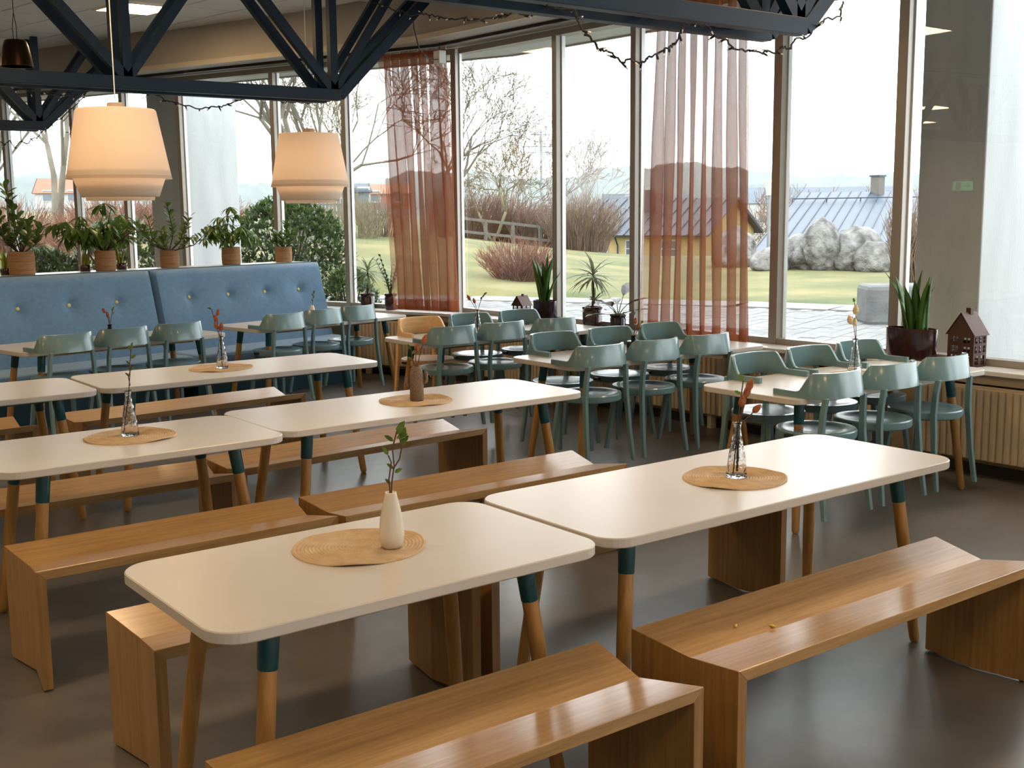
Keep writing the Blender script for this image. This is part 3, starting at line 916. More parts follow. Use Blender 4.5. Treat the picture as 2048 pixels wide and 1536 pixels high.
curtain(RW, 2.02, 2.94, 1.95, 3.03, 0.285, 3.21, 0.715, 'wider terracotta sheer curtain on the straight window wall', 11, 8)

# ---------------------------------------------------------------- pendant lamps
def pendant(x, y, zw, label):
    zt_ = zc(x, y)
    r = thing('pendant_lamp', label, 'lamp', (x, y, zw), 0, 'cream fabric pendant lamps')
    def shell(prof, name, mat='shade'):
        g = G(); n_ = 64
        for rr, z in prof:
            for k in range(n_):
                an = 2 * PI * k / n_; g.v.append((rr * math.cos(an), rr * math.sin(an), z))
        for i in range(len(prof) - 1):
            for k in range(n_):
                g.f.append((i * n_ + k, i * n_ + (k + 1) % n_, (i + 1) * n_ + (k + 1) % n_, (i + 1) * n_ + k))
        return g.obj(name, mat, r, smooth=True)
    shell([(0.350, 0.0), (0.3455, 0.022)], 'shade_hem', 'shade_band')
    shell([(0.3455, 0.022), (0.266, 0.458), (0.258, 0.470), (0.05, 0.475)], 'upper_shade')
    shell([(0.262, -0.118), (0.258, -0.122), (0.310, 0.02), (0.330, 0.06)], 'lower_shade')
    shell([(0.226, -0.145), (0.246, -0.02)], 'inner_shade')
    G().lathe([(0.0, -0.10), (0.20, -0.10), (0.20, -0.095), (0.0, -0.095)], 40).obj('diffuser', 'shade', r)
    G().lathe([(0.06, 0.465), (0.055, 0.51), (0.05, 0.515), (0.0, 0.515)], 24).obj('cap', 'shade_band', r)
    G().tube([(0, 0, 0.54), (0, 0, zt_ - zw - 0.03)], 0.004, 6).obj('cord', 'plastic', r)
    G().lathe([(0.05, zt_ - zw - 0.03), (0.05, zt_ - zw), (0.0, zt_ - zw)], 20).obj('canopy', 'plastic', r)
    ld = bpy.data.lights.new('lamp_bulb', 'POINT'); ld.energy = 2.8; ld.color = (1.0, 0.56, 0.30); ld.shadow_soft_size = 0.09
    lo = bpy.data.objects.new('lamp_bulb', ld); C.objects.link(lo); lo.parent = r; lo.location = (0, 0, 0.17)
pendant(2.77, 8.10, 1.94, 'large cream pendant lamp at left, over the booth plants')
pendant(4.99, 9.55, 1.93, 'smaller looking cream pendant lamp near the truss end')
zt_ = zc(2.65, 10.0)
r = thing('metal_pendant', 'dark bronze pendant shade at the top left corner', 'lamp', (2.65, 10.0, 2.88))
G().lathe([(0.125, 0.0), (0.118, 0.06), (0.10, 0.15), (0.085, 0.195), (0.075, 0.205), (0.03, 0.21), (0.03, 0.20), (0.07, 0.195), (0.095, 0.14), (0.12, 0.0)], 32).obj('shade', 'bronze', r, auto=True)
for dx in (-0.012, 0.012):
    G().tube([(dx, 0, 0.2), (dx * 1.3, 0, 0.3), (0, 0, 0.42), (0, 0, zt_ - 2.88)], 0.003, 6).obj('cord', 'cable', r)

# ---------------------------------------------------------------- mats, vases
def mat_on(x, y, rx, ry, label, z=TH, seed=0, rot=0.0):
    r = tag(None or link('placemat', placemat_mesh(rx, ry, seed), 'mat'), label, 'placemat', 'woven round placemats')
    r.location = (x, y, z + 0.0005); r.rotation_euler = (0, 0, rot)
    return r
def placemat_mesh(rx, ry, seed):
    rr = random.Random(seed)
    g = G(); nr_, na = 36, 72
    for i in range(nr_ + 1):
        f = i / nr_
        zz = 0.0026 + (0.0028 if i % 2 else 0.0)
        for k in range(na):
            a = 2 * PI * k / na
            w_ = 1 + 0.006 * math.sin(2 * a + seed) + 0.006 * math.sin(5 * a + 2 * seed)
            lift = 0.006 * max(0, f - 0.75) * 4 * max(0, math.sin(3 * a + seed * 1.7)) ** 2
            g.v.append((rx * max(f, 0.004) * w_ * math.cos(a), ry * max(f, 0.004) * w_ * math.sin(a), zz + lift))
    for i in range(nr_):
        for k in range(na):
            g.f.append((i * na + k, (i + 1) * na + k, (i + 1) * na + (k + 1) % na, i * na + (k + 1) % na))
    o = len(g.v)
    for k in range(na):
        x, y, z = g.v[nr_ * na + k]; g.v.append((x * 1.004, y * 1.004, z - 0.003))
    for k in range(na):
        g.f.append((nr_ * na + k, o + k, o + (k + 1) % na, nr_ * na + (k + 1) % na))
    g.f.append(tuple(o + k for k in range(na - 1, -1, -1)))
    return g.mesh('placemat', False)
mat_on(1.615, 2.865, 0.195, 0.185, 'woven straw mat under the cream vase', seed=1)
mat_on(3.105, 2.768, 0.19, 0.182, 'woven straw mat under the bottle on the right foreground table', seed=2)
mat_on(1.687, 4.985, 0.195, 0.185, 'woven straw mat under the bottle with a single twig', seed=3)
mat_on(3.168, 4.988, 0.19, 0.185, 'woven straw mat under the cactus-shaped vase', seed=4)
mat_on(2.92, 6.875, 0.2, 0.185, 'woven straw mat in the third row under the rust seedhead bottle', seed=5)
mat_on(1.30, 6.80, 0.19, 0.185, 'woven straw mat at the left edge, third row', seed=6)
mat_on(5.60, 4.10, 0.18, 0.145, 'woven straw mat on the rightmost window table', seed=7)
mat_on(4.99, 9.60, 0.15, 0.13, 'woven straw mat on the right booth table', seed=8)
mat_on(5.58, 5.80, 0.15, 0.125, 'woven straw mat on the table before the wide curtain', seed=9)

def head(g, p, d, l, r_):
    p = Vector(p); d = Vector(d).normalized()
    g.tube([p + d * (l * q) for q in (0, .12, .35, .6, .85, 1)], [r_ * q for q in (.25, .75, 1, .9, .5, .08)], 8)
twig_leaf = G().add([(0, 0, 0), (.008, -.006, .002), (.02, -.005, .003), (.028, 0, .002), (.02, .005, .003), (.008, .006, .002)], [(0, 1, 2, 3, 4, 5)]).mesh('leaflet')
twig_leaf.materials.append(M['schef'])
def sprigs(root, stems, heads, leaves, hm='bunny'):
    for pts in stems:
        G().tube(pts, 0.0022, 5).obj('stem', 'stem', root)
    for p, d, l, rr_ in heads:
        g = G(); head(g, p, d, l, rr_); g.obj('seedhead', hm, root, smooth=True)
    for p, d, s in leaves:
        link('leaflet', twig_leaf, None, root, p, (basis(d).to_matrix() @ Matrix.Rotation(1.1, 3, 'X')).to_euler(), (s * 1.05, s * 1.2, s * 1.05))
bot_prof_o = [(0.0, 0.0), (0.034, 0.0), (0.0375, 0.006), (0.037, 0.02), (0.031, 0.07), (0.0225, 0.12), (0.016, 0.155), (0.0135, 0.175), (0.0135, 0.19), (0.0165, 0.195), (0.0165, 0.20)]
bot_prof_i = [(0.0135, 0.20), (0.0105, 0.192), (0.0105, 0.175), (0.013, 0.153), (0.0195, 0.118), (0.028, 0.068), (0.033, 0.02), (0.032, 0.010), (0.0, 0.008)]
bot_me = G().lathe(bot_prof_o + bot_prof_i, 28).mesh('glass', True); bot_me.materials.append(M['bottle'])
def bottle(x, y, z, s, label, stems, heads, leaves, hm='bunny'):
    r = thing('bottle_vase', label, 'vase', (x, y, z), 0, 'glass bottle vases')
    link('glass', bot_me, None, r, None, None, (s, s, s))
    sprigs(r, stems, heads, leaves, hm)
    return r
RX = Vector((0.796, -0.605, 0)).normalized()  # a horizontal direction across the room, for spreading sprigs
def sp(a, z, b=0.0):                          # sprig point: a across, b along
    return (RX.x * a - RX.y * b, RX.y * a + RX.x * b, z)
ZM = TH + 0.0055
bottle(3.109, 2.763, ZM, 1.0, 'clear glass bottle with four rust seedheads, right foreground table',
       [[sp(-.012, .01), sp(-.004, .12), sp(.006, .19), sp(.028, .28), sp(.04, .33)], [sp(.0, .02), sp(.004, .19), sp(.02, .27), sp(.024, .30)], [sp(.004, .02), sp(.008, .19), sp(.05, .23), (sp(.062, .24))], [sp(0, .02), sp(0, .19), sp(.012, .3), sp(.018, .35)]],
       [(sp(.036, .315), sp(.3, 1), .045, .0135), (sp(.012, .255), sp(.2, 1), .048, .0135), (sp(.055, .235), sp(.7, .7), .04, .0125), (sp(.028, .29), sp(.25, 1), .05, .013)],
       [(sp(.016, .35), sp(-.4, 1), 1.0), (sp(.01, .30), sp(-.8, .5), .9)])
bottle(1.686, 4.986, ZM, 1.0, 'clear glass bottle with one thin bare twig, middle row at left',
       [[sp(-.03, .01), sp(-.008, .12), sp(.004, .19), sp(.014, .27), sp(.016, .32), sp(.026, .38)], [sp(.012, .22), sp(.006, .26), sp(.022, .30)]],
       [], [(sp(.012, .26), sp(-.8, .6), .9), (sp(.015, .29), sp(.8, .5), .9), (sp(.016, .31), sp(-.7, .8), .9), (sp(.02, .34), sp(.9, .4), 1.0), (sp(.024, .37), sp(-.4, 1), 1.0), (sp(.026, .38), sp(.3, 1), 1.1)])
bottle(2.913, 6.834, ZM, 1.0, 'clear glass bottle with dark rust seedheads, third row',
       [[sp(0, .01), sp(-.004, .19), sp(-.016, .28), sp(-.022, .35)], [sp(0, .01), sp(0, .19), sp(.006, .28)], [sp(0, .01), sp(-.006, .19), sp(-.03, .27), sp(-.05, .37)]],
       [(sp(-.02, .29), sp(-.3, 1), .05, .015), (sp(.002, .235), sp(.1, 1), .055, .016), (sp(-.018, .245), sp(-.4, 1), .05, .014), (sp(-.014, .33), sp(.1, 1), .045, .012)],
       [(sp(-.05, .37), sp(-1, .3), 1.0)])
bottle(5.66, 4.14, ZM, 1.0, 'clear glass bottle with pale cream seedheads, rightmost window table',
       [[sp(0, .01), sp(.002, .19), sp(-.012, .28), sp(-.022, .33)], [sp(0, .01), sp(.004, .19), sp(.0, .32), sp(-.012, .41)]],
       [(sp(-.026, .285), sp(-.3, 1), .055, .018), (sp(-.004, .34), sp(.05, 1), .06, .018), (sp(-.01, .275), sp(.1, 1), .05, .014)], [(sp(-.012, .41), sp(-.3, 1), 1.0)], 'cotton')
bottle(5.30, 7.42, TH + 0.001, 0.95, 'clear glass bottle on the farthest window table',
       [[sp(0, .01), sp(-.006, .19), sp(-.04, .25), sp(-.06, .28)], [sp(0, .01), sp(.004, .19), sp(.03, .27), sp(.05, .31)], [sp(0, .01), sp(0, .19), sp(-.02, .25)]],
       [(sp(-.055, .27), sp(-.5, .9), .05, .013), (sp(-.018, .245), sp(-.3, 1), .045, .012)], [(sp(.04, .29), sp(.7, .8), 1.0), (sp(.05, .31), sp(.9, .6), 1.2), (sp(.03, .27), sp(.2, 1), 1.0)])
# cream ceramic vase
r = thing('cream_vase', 'cream ceramic vase with leafy twig on the nearest table', 'vase', (1.679, 2.79, ZM))
G().lathe([(0.0, 0.0), (0.026, 0.0), (0.034, 0.012), (0.0365, 0.04), (0.033, 0.085), (0.024, 0.13), (0.0175, 0.155), (0.016, 0.163), (0.0125, 0.163), (0.013, 0.13), (0.0, 0.12)], 32).obj('body', 'white_ceramic', r, smooth=True)
sprigs(r, [[sp(0, .13), sp(.004, .19), sp(.012, .24), sp(.008, .29), sp(.022, .34)], [sp(.012, .235), sp(.028, .26), sp(.034, .29), sp(.03, .32)], [sp(0, .13), sp(-.004, .2), sp(.004, .25), sp(-.004, .27)]], [],
       [(sp(.022, .33), sp(.5, .8), 1.6), (sp(.012, .31), sp(-.8, .5), 1.1), (sp(.03, .30), sp(.6, .6), 1.3), (sp(.036, .31), sp(.3, 1), 1.5), (sp(-.004, .27), sp(-.6, .8), 1.1), (sp(.01, .23), sp(-.8, .6), .9), (sp(.012, .22), sp(.9, .4), .9), (sp(0, .185), sp(-.7, .7), .8), (sp(.02, .32), sp(.9, .3), 1.2)])
# small cream vase on booth table
r = thing('cream_vase', 'small peach vase with a green twig on the right booth table', 'vase', (4.99, 9.60, ZM))
G().lathe([(0.0, 0.0), (0.026, 0.0), (0.031, 0.02), (0.022, 0.09), (0.013, 0.115), (0.010, 0.115), (0.0, 0.09)], 28).obj('body', 'white_ceramic', r, smooth=True)
sprigs(r, [[sp(0, .08), sp(.006, .15), sp(.018, .22)]], [], [(sp(.004, .15), sp(-.5, 1), 1.0), (sp(.012, .18), sp(.6, 1), 1.0), (sp(.018, .22), sp(.2, 1), 1.2), (sp(.014, .2), sp(-.6, .9), 1.1)])
# cactus vase
r = thing('cactus_vase', 'taupe cactus-shaped ceramic vase with two seedheads', 'vase', (3.158, 4.964, ZM))
G().lathe([(0.0, 0.0), (0.033, 0.0), (0.036, 0.01), (0.035, 0.09), (0.034, 0.14), (0.028, 0.165), (0.020, 0.176), (0.014, 0.176), (0.014, 0.15), (0.0, 0.14)], 32).obj('body', 'grey_ceramic', r, smooth=True)
for a in (-1, 1):
    G().tube([sp(a * .030, .07 if a < 0 else .09), sp(a * .046, .075 if a < 0 else .095), sp(a * .050, .09 if a < 0 else .11), sp(a * .050, .12 if a < 0 else .145), sp(a * .050, .128 if a < 0 else .152)], [.009, .010, .010, .009, .003], 10).obj('cactus_arm', 'grey_ceramic', r, smooth=True)
sprigs(r, [[sp(0, .15), sp(-.002, .22), sp(.004, .27)], [sp(0, .15), sp(.02, .24), sp(.04, .30)], [sp(0, .15), sp(-.02, .22), sp(-.026, .28)]],
       [(sp(.004, .25), sp(.1, 1), .05, .015), (sp(.036, .29), sp(.4, 1), .055, .0145)], [(sp(-.02, .21), sp(-.8, .5), 1.0), (sp(-.026, .26), sp(-.5, .9), 1.2), (sp(-.02, .24), sp(.6, .7), 1.0)])
def inkpot(x, y, label, hm, heads, stems, leaves):
    r = thing('dark_bottle', label, 'vase', (x, y, TH + 0.001), 0, 'small dark square-shouldered bottles')
    G().lathe([(0.0, 0.0), (0.042, 0.0), (0.045, 0.005), (0.045, 0.075), (0.040, 0.085), (0.016, 0.09), (0.015, 0.112), (0.018, 0.115), (0.018, 0.122), (0.011, 0.122), (0.011, 0.09), (0.0, 0.085)], 28).obj('body', 'inkpot', r, auto=True)
    sprigs(r, stems, heads, leaves, hm)
inkpot(2.94, 9.02, 'dark bottle with two seedheads on the left booth table', 'bunny', [(sp(-.03, .21), sp(-.4, 1), .045, .013), (sp(-.008, .175), sp(-.1, 1), .05, .013)],
       [[sp(0, .1), sp(-.006, .16), sp(-.02, .22)], [sp(0, .1), sp(0, .18)], [sp(0, .1), sp(.015, .17), sp(.03, .23)]], [(sp(.03, .23), sp(.5, 1), 1.2), (sp(.02, .2), sp(.8, .6), 1.0), (sp(.028, .22), sp(-.3, 1), 1.0)])
inkpot(5.36, 5.70, 'dark bottle with small dried flowers on the table before the wide curtain', 'bunny', [(sp(.03, .17), sp(.3, 1), .04, .012), (sp(.012, .2), sp(.1, 1), .045, .012)],
       [[sp(0, .1), sp(.01, .15), sp(.03, .18)], [sp(0, .1), sp(.012, .21)], [sp(0, .1), sp(.03, .16), sp(.05, .2)]], [(sp(.05, .2), sp(.6, .8), 1.0), (sp(.03, .16), sp(.9, .5), 1.0)])
# crumbs
for k, (x, y) in enumerate(((2.60, 2.30), (2.705, 2.245))):
    o = G().tube([(-0.010, 0, 0.0045), (0.0, 0.002, 0.006), (0.011, 0.0, 0.0045)], [0.003, 0.0045, 0.003], 8).obj('food_crumb', 'crumb', None, smooth=True)
    o.location = (x, y, 0.45 - 0.034 * (1 - abs(y - 2.235) / 0.2125)); o.rotation_euler = (0, 0, 0.6 + k)
    tag(o, 'yellow food crumb on the right bench, ' + ['nearer its left end', 'nearer its middle'][k], 'crumb', 'yellow crumbs on the bench')

# ---------------------------------------------------------------- plants
def leaf_mesh(name, prof, fold=0.25, droop=0.0, mat=None):
    """prof: list of (x, halfwidth); folded along the midrib"""
    g = G(); n_ = len(prof)
    L_ = prof[-1][0]
    for x, hw in prof:
        z = -droop * (x / L_) ** 2 * L_
        g.v += [(x, -hw, z + fold * hw), (x, 0, z), (x, hw, z + fold * hw)]
    for i in range(n_ - 1):
        a = i * 3
        g.f += [(a, a + 1, a + 4, a + 3), (a + 1, a + 2, a + 5, a + 4)]
    me = g.mesh(name, True); me.materials.append(M[mat]); return me
LM = {
    'clusia': leaf_mesh('leaf', [(0, .002), (.016, .010), (.040, .021), (.060, .022), (.074, .013), (.080, .001)], 0.2, 0.1, 'clusia'),
    'schef': leaf_mesh('leaf', [(0, .002), (.02, .007), (.05, .0155), (.08, .014), (.10, .006), (.112, .0005)], 0.3, 0.35, 'schef'),
    'drac': leaf_mesh('leaf', [(0, .006), (.06, .013), (.14, .014), (.20, .009), (.25, .0005)], 0.35, 0.55, 'drac'),
    'rubber': leaf_mesh('leaf', [(0, .003), (.03, .022), (.075, .036), (.11, .032), (.14, .014), (.155, .001)], 0.3, 0.15, 'rubber'),
    'zz': leaf_mesh('leaf', [(0, .002), (.02, .010), (.04, .012), (.058, .006), (.066, .0005)], 0.25, 0.1, 'zz'),
}
def put_leaf(root, kind, p, d, s, roll=0.0):
    e = basis(d)
    if roll:
        e = (e.to_matrix() @ Matrix.Rotation(roll, 3, 'X')).to_euler()
    link('leaf', LM[kind], None, root, p, e, (s, s, s))
def jute_pot(root, r_, h_):
    G().lathe([(0.0, 0.0), (r_ * .96, 0.0), (r_ * 1.0, h_ * .1), (r_ * 1.02, h_ * .5), (r_ * 0.99, h_ * .94), (r_ * 1.0, h_), (r_ * .92, h_), (r_ * .92, h_ * .86), (0.0, h_ * .86)], 32).obj('jute_pot', 'jute', root, smooth=True)
    G().lathe([(r_ * .9, h_ * .865), (r_ * .6, h_ * .885), (0.0, h_ * .89)], 20).obj('soil', 'soil', root, smooth=True)
def vdir(az, el):
    return Vector((math.cos(az) * math.cos(el), math.sin(az) * math.cos(el), math.sin(el)))
def ledge_at(lx, ly=0.98):
    return along(BP.x, BP.y, 11, lx, ly)
ZL = 1.191
def clusia(lx, label, rp, hp, hgt, spread, nbr, seed, ls=1.0, lean=0.0):
    rr = random.Random(seed)
    x, y = ledge_at(lx)
    r = thing('potted_clusia', label, 'plant', (x, y, ZL), 0, 'plants in jute pots on the ledge')
    jute_pot(r, rp, hp)
    base = Vector((0, 0, hp * .87))
    for b_ in range(nbr):
        az = 2 * PI * b_ / nbr + rr.uniform(-.5, .5)
        if b_ == 0:
            tip = base + Vector((RX.x * lean, RX.y * lean, hgt))
        else:
            q = rr.uniform(.45, 1.0)
            tip = base + Vector((math.cos(az) * spread * q, math.sin(az) * spread * q, hgt * rr.uniform(.3, .75)))
        mid = base.lerp(tip, 0.45) + Vector((math.cos(az), math.sin(az), -0.3)) * spread * 0.18
        pts = [base, base.lerp(mid, .5), mid, mid.lerp(tip, .5), tip]
        G().tube(pts, [.007, .006, .005, .004, .003], 6).obj('stem', 'barkstem', r)
        nl = 8 if b_ else 13
        for k in range(nl):
            f = 0.30 + 0.70 * k / (nl - 1)
            i = min(3, int(f * 4)); p = pts[i].lerp(pts[i + 1], f * 4 - i)
            t = (pts[i + 1] - pts[i]).normalized()
            a0 = rr.uniform(0, PI) + k * PI / 2
            for sgn in (0, PI):
                sd = vdir(a0 + sgn, rr.uniform(0.0, .5))
                put_leaf(r, 'clusia', p, sd + t * rr.uniform(.5, 1.0), ls * rr.uniform(.75, 1.15))
    return r
def schefflera(lx, label, rp, hp, hgt, spread, nbr, seed, ls=1.0, bias=0.0):
    rr = random.Random(seed)
    x, y = ledge_at(lx)
    r = thing('potted_schefflera', label, 'plant', (x, y, ZL), 0, 'plants in jute pots on the ledge')
    jute_pot(r, rp, hp)
    base = Vector((0, 0, hp * .87))
    nleaf = 0
    for b_ in range(nbr):
        az = 2 * PI * b_ / nbr + rr.uniform(-.35, .35)
        q = rr.uniform(.3, 1.0) if b_ else 0.15
        h_ = hgt * (1.0 if b_ == 0 else rr.uniform(.25, .8))
        tip = base + Vector((math.cos(az) * spread * q + RX.x * bias, math.sin(az) * spread * q * 0.6 + RX.y * bias, h_))
        mid = base.lerp(tip, 0.5) + Vector((0, 0, .06))
        pts = [base, base.lerp(mid, .5), mid, mid.lerp(tip, .5), tip]
        G().tube(pts, [.006, .005, .005, .004, .003], 6).obj('stem', 'barkstem', r)
        for k in range(5 if b_ else 6):
            f = 0.45 + 0.55 * k / 4
            f = min(f, 0.999); i = min(3, int(f * 4)); p = pts[i].lerp(pts[i + 1], f * 4 - i)
            a1 = rr.uniform(0, 2 * PI)
            pd = vdir(a1, rr.uniform(-.1, .8)) * rr.uniform(.05, .11)
            tipp = p + pd
            G().tube([p, p + pd * .5 + Vector((0, 0, .01)), tipp], .0017, 4).obj('petiole', 'greenstem', r)
            for m_ in range(6):
                a2 = 2 * PI * m_ / 6 + a1
                if nleaf < 298:
                    put_leaf(r, 'schef', tipp, vdir(a2, rr.uniform(-.75, -.05)), ls * rr.uniform(.7, 1.05)); nleaf += 1
    return r
# along the ledge from left to right
clusia(-2.742, 'tall upright clusia in a jute pot at the left edge', 0.108, 0.20, 0.56, 0.26, 9, 21, 1.25, -0.10)
schefflera(-1.955, 'wide bushy schefflera in a jute pot, second from left', 0.092, 0.185, 0.40, 0.60, 13, 22, 1.35)
clusia(-1.287, 'branching clusia in a jute pot left of the white pillar', 0.088, 0.17, 0.46, 0.38, 11, 23, 0.95, 0.0)
schefflera(-0.585, 'loose schefflera in a jute pot before the white pillar', 0.092, 0.175, 0.38, 0.52, 11, 24, 1.1)
clusia(0.068, 'small clusia in a jute pot at the booth end', 0.085, 0.16, 0.26, 0.17, 6, 25, 1.0, 0.03)

def blade(root, base, az, lean, l, hw, mat, twist=0.3, thick=0.004):
    g = G(); n_ = 9; t0 = rnd.uniform(-.4, .4)
    dirh = Vector((math.cos(az), math.sin(az), 0))
    for i in range(n_ + 1):
        f = i / n_
        p = Vector(base) + dirh * (lean * l * f * f * 0.8 + lean * l * f * 0.25) + Vector((0, 0, l * f * (1 - 0.10 * lean * f)))
        wv = hw * (0.55 + 0.75 * math.sin(PI * min(1, f * 0.9 + 0.12))) * (1 if f < 0.72 else max(0.03, 1 - ((f - 0.72) / 0.28) ** 1.6))
        an = az + PI / 2 + t0 + twist * f
        sd = Vector((math.cos(an), math.sin(an), 0)) * wv; nn = Vector((-math.sin(an), math.cos(an), 0)) * (0.30 * wv + thick)
        g.v += [tuple(p - sd + nn * .6), tuple(p), tuple(p + sd + nn * .6), tuple(p + nn * 0.35)]
    for i in range(n_):
        a = i * 4
        for j in range(4):
            g.f.append((a + j, a + (j + 1) % 4, a + 4 + (j + 1) % 4, a + 4 + j))
    return g.obj('leaf', mat, root, smooth=True)
def oval_pot(root, rx, ry, h_, mat='blackpot'):
    G().lathe([(0.0, 0.0), (.94, 0.0), (.97, h_ * .05), (1.0, h_ * .96), (.99, h_), (.92, h_), (.92, h_ * .85), (0.0, h_ * .85)], 44, rx, ry).obj('pot', mat, root, auto=True)
    G().lathe([(.9, h_ * .855), (0.0, h_ * .87)], 30, rx, ry).obj('soil', 'soil', root)
ZS = 0.691
def on_sill(fn, s, off):
    p = fn(s, off); return (p.x, p.y, ZS)
# snake plants on the sill
p = on_sill(RW, 0.70, 0.15)
r = thing('snake_plant', 'snake plant in a wide dark pot beside the right pillar', 'plant', p, math.atan2(uR.y, uR.x), 'snake plants')
oval_pot(r, 0.185, 0.085, 0.215, 'darkpot')
for bx, az, ln, l, hw in ((-.055, 0.2, .10, .34, .027), (-.07, -.4, .18, .40, .022), (-.115, 0.1, .05, .42, .020), (.03, 3.0, .50, .42, .028), (.05, 2.8, .35, .40, .025), (0.0, 1.2, .12, .43, .026), (.015, 4.2, .15, .33, .026), (-.02, 5.0, .2, .38, .025), (-.03, 0.4, .32, .33, .018)):
    blade(r, (bx, rnd.uniform(-.02, .02), .17), az + PI, ln, l, hw, 'snake')
p = on_sill(RW, 4.43, 0.15)
r = thing('snake_plant', 'snake plant in a dark pot beside the small metal house', 'plant', p, math.atan2(uR.y, uR.x), 'snake plants')
oval_pot(r, 0.135, 0.085, 0.20, 'blackpot')
for bx, az, ln, l, hw in ((0, 3.1, .30, .42, .030), (.02, 2.9, .45, .44, .026), (-.02, .2, .22, .47, .032), (0, 1.4, .05, .48, .030), (-.01, 4.6, .10, .40, .028), (-.03, 0, .55, .34, .016), (.01, 2.2, .2, .36, .028)):
    blade(r, (bx, rnd.uniform(-.02, .02), .16), az + PI, ln, l, hw, 'snake')
# variegated clumps on the ledge behind the jute pots
for k, (lx, dy) in enumerate(((-2.827, 1.10), (-2.093, 1.10), (-1.726, 1.10))):
    x, y = ledge_at(lx, dy)
    r = thing('variegated_snake_plant', 'yellow-green snake plant clump behind the ' + ['tall clusia', 'bushy schefflera, left side', 'bushy schefflera, right side'][k], 'plant', (x, y, ZL), 0, 'yellow snake plant clumps')
    G().lathe([(0, 0), (.045, 0), (.05, .05), (.045, .055), (.04, .045), (0, .045)], 18).obj('pot', 'darkpot', r, smooth=True)
    for b_ in range(8):
        blade(r, (rnd.uniform(-.025, .025), rnd.uniform(-.025, .025), .04), rnd.uniform(0, 6.28), rnd.uniform(.1, .5), rnd.uniform(.12, .21), .011, 'snakey', 0.3, .002)
# glazed round pots
def round_pot(root, r_, h_, mat='darkpot'):
    G().lathe([(0.0, 0.0), (r_ * .8, 0.0), (r_ * .95, h_ * .08), (r_ * .97, h_ * .72), (r_ * .88, h_ * .80), (r_ * 1.0, h_ * .9), (r_ * 1.02, h_), (r_ * .92, h_), (r_ * .86, h_ * .82), (0.0, h_ * .82)], 30).obj('pot', mat, root, auto=True)
    G().lathe([(r_ * .84, h_ * .83), (0.0, h_ * .85)], 20).obj('soil', 'soil', root)
def dracaena(p, label, r_, h_, hgt, seed, s=1.0):
    rr = random.Random(seed)
    r = thing('dracaena', label, 'plant', p, 0, 'potted dracaenas')
    round_pot(r, r_, h_)
    a = Vector((0, 0, h_ * .8)); b_ = Vector((0.01, 0.0, h_ + hgt))
    G().tube([a, a.lerp(b_, .5) + Vector((.008, 0, 0)), b_], [.011, .009, .008], 8).obj('stem', 'barkstem', r)
    for k in range(38):
        f = k / 37; az = k * 2.4
        put_leaf(r, 'drac', b_ + Vector((0, 0, .05 * f - .03)), vdir(az, -.15 + 1.5 * f * f + rr.uniform(-.15, .15)), s * rr.uniform(.75, 1.1))
    for k in range(14):
        f = k / 13; az = k * 2.4 + 1
        put_leaf(r, 'drac', a + Vector((.02, 0, .05 + .02 * f)), vdir(az, .15 + 1.0 * f), s * rr.uniform(.5, .85))
dracaena(on_sill(LW, 1.13, 0.13), 'small dracaena in a dark pot beside the booth end', 0.078, 0.16, 0.22, 31, 0.78)
dracaena(on_sill(RW, 3.80, 0.15), 'striped dracaena in a dark pot left of the wider curtain', 0.088, 0.18, 0.26, 32, 0.9)
p = on_sill(LW, 0.80, 0.15)
r = thing('zz_plant', 'zz plant in a dark pot half hidden by the corner curtain', 'plant', p)
round_pot(r, 0.065, 0.17)
for k in range(7):
    az = k * 0.9; lean = .10 + .05 * (k % 3); a = Vector((0, 0, .14)); l = .26 + .05 * (k % 4)
    pts = [a, a + Vector((math.cos(az) * lean * .35, math.sin(az) * lean * .35, l * .5)), a + Vector((math.cos(az) * lean, math.sin(az) * lean, l))]
    G().tube(pts, [.007, .005, .003], 6).obj('stem', 'greenstem', r)
    for q in range(7):
        f = .25 + .75 * q / 6; pp = pts[0].lerp(pts[1], min(1, f * 2)) if f < .5 else pts[1].lerp(pts[2], f * 2 - 1)
        for sg in (-1, 1):
            put_leaf(r, 'zz', pp, vdir(az + sg * 1.3, .6), .95)
p = on_sill(RW, 3.46, 0.17)
r = thing('rubber_plant', 'dark leaved rubber plant in a small pot at the wider curtain', 'plant', p)
round_pot(r, 0.068, 0.135, 'blackpot')
for k, (az, el, l) in enumerate(((.4, 1.0, .20), (3.6, .6, .17), (5.2, .9, .13), (2.0, .8, .12), (1.2, .3, .10), (4.4, .3, .12), (2.9, .2, .11), (5.9, .35, .12), (.9, .7, .15))):
    a = Vector((0, 0, .115)); b_ = a + vdir(az, el) * l
    G().tube([a, a.lerp(b_, .5) + Vector((0, 0, .01)), b_], [.005, .004, .003], 6).obj('stem', 'greenstem', r)
    put_leaf(r, 'rubber', b_, vdir(az, el * .5), 1.9 if k < 2 else 1.3)

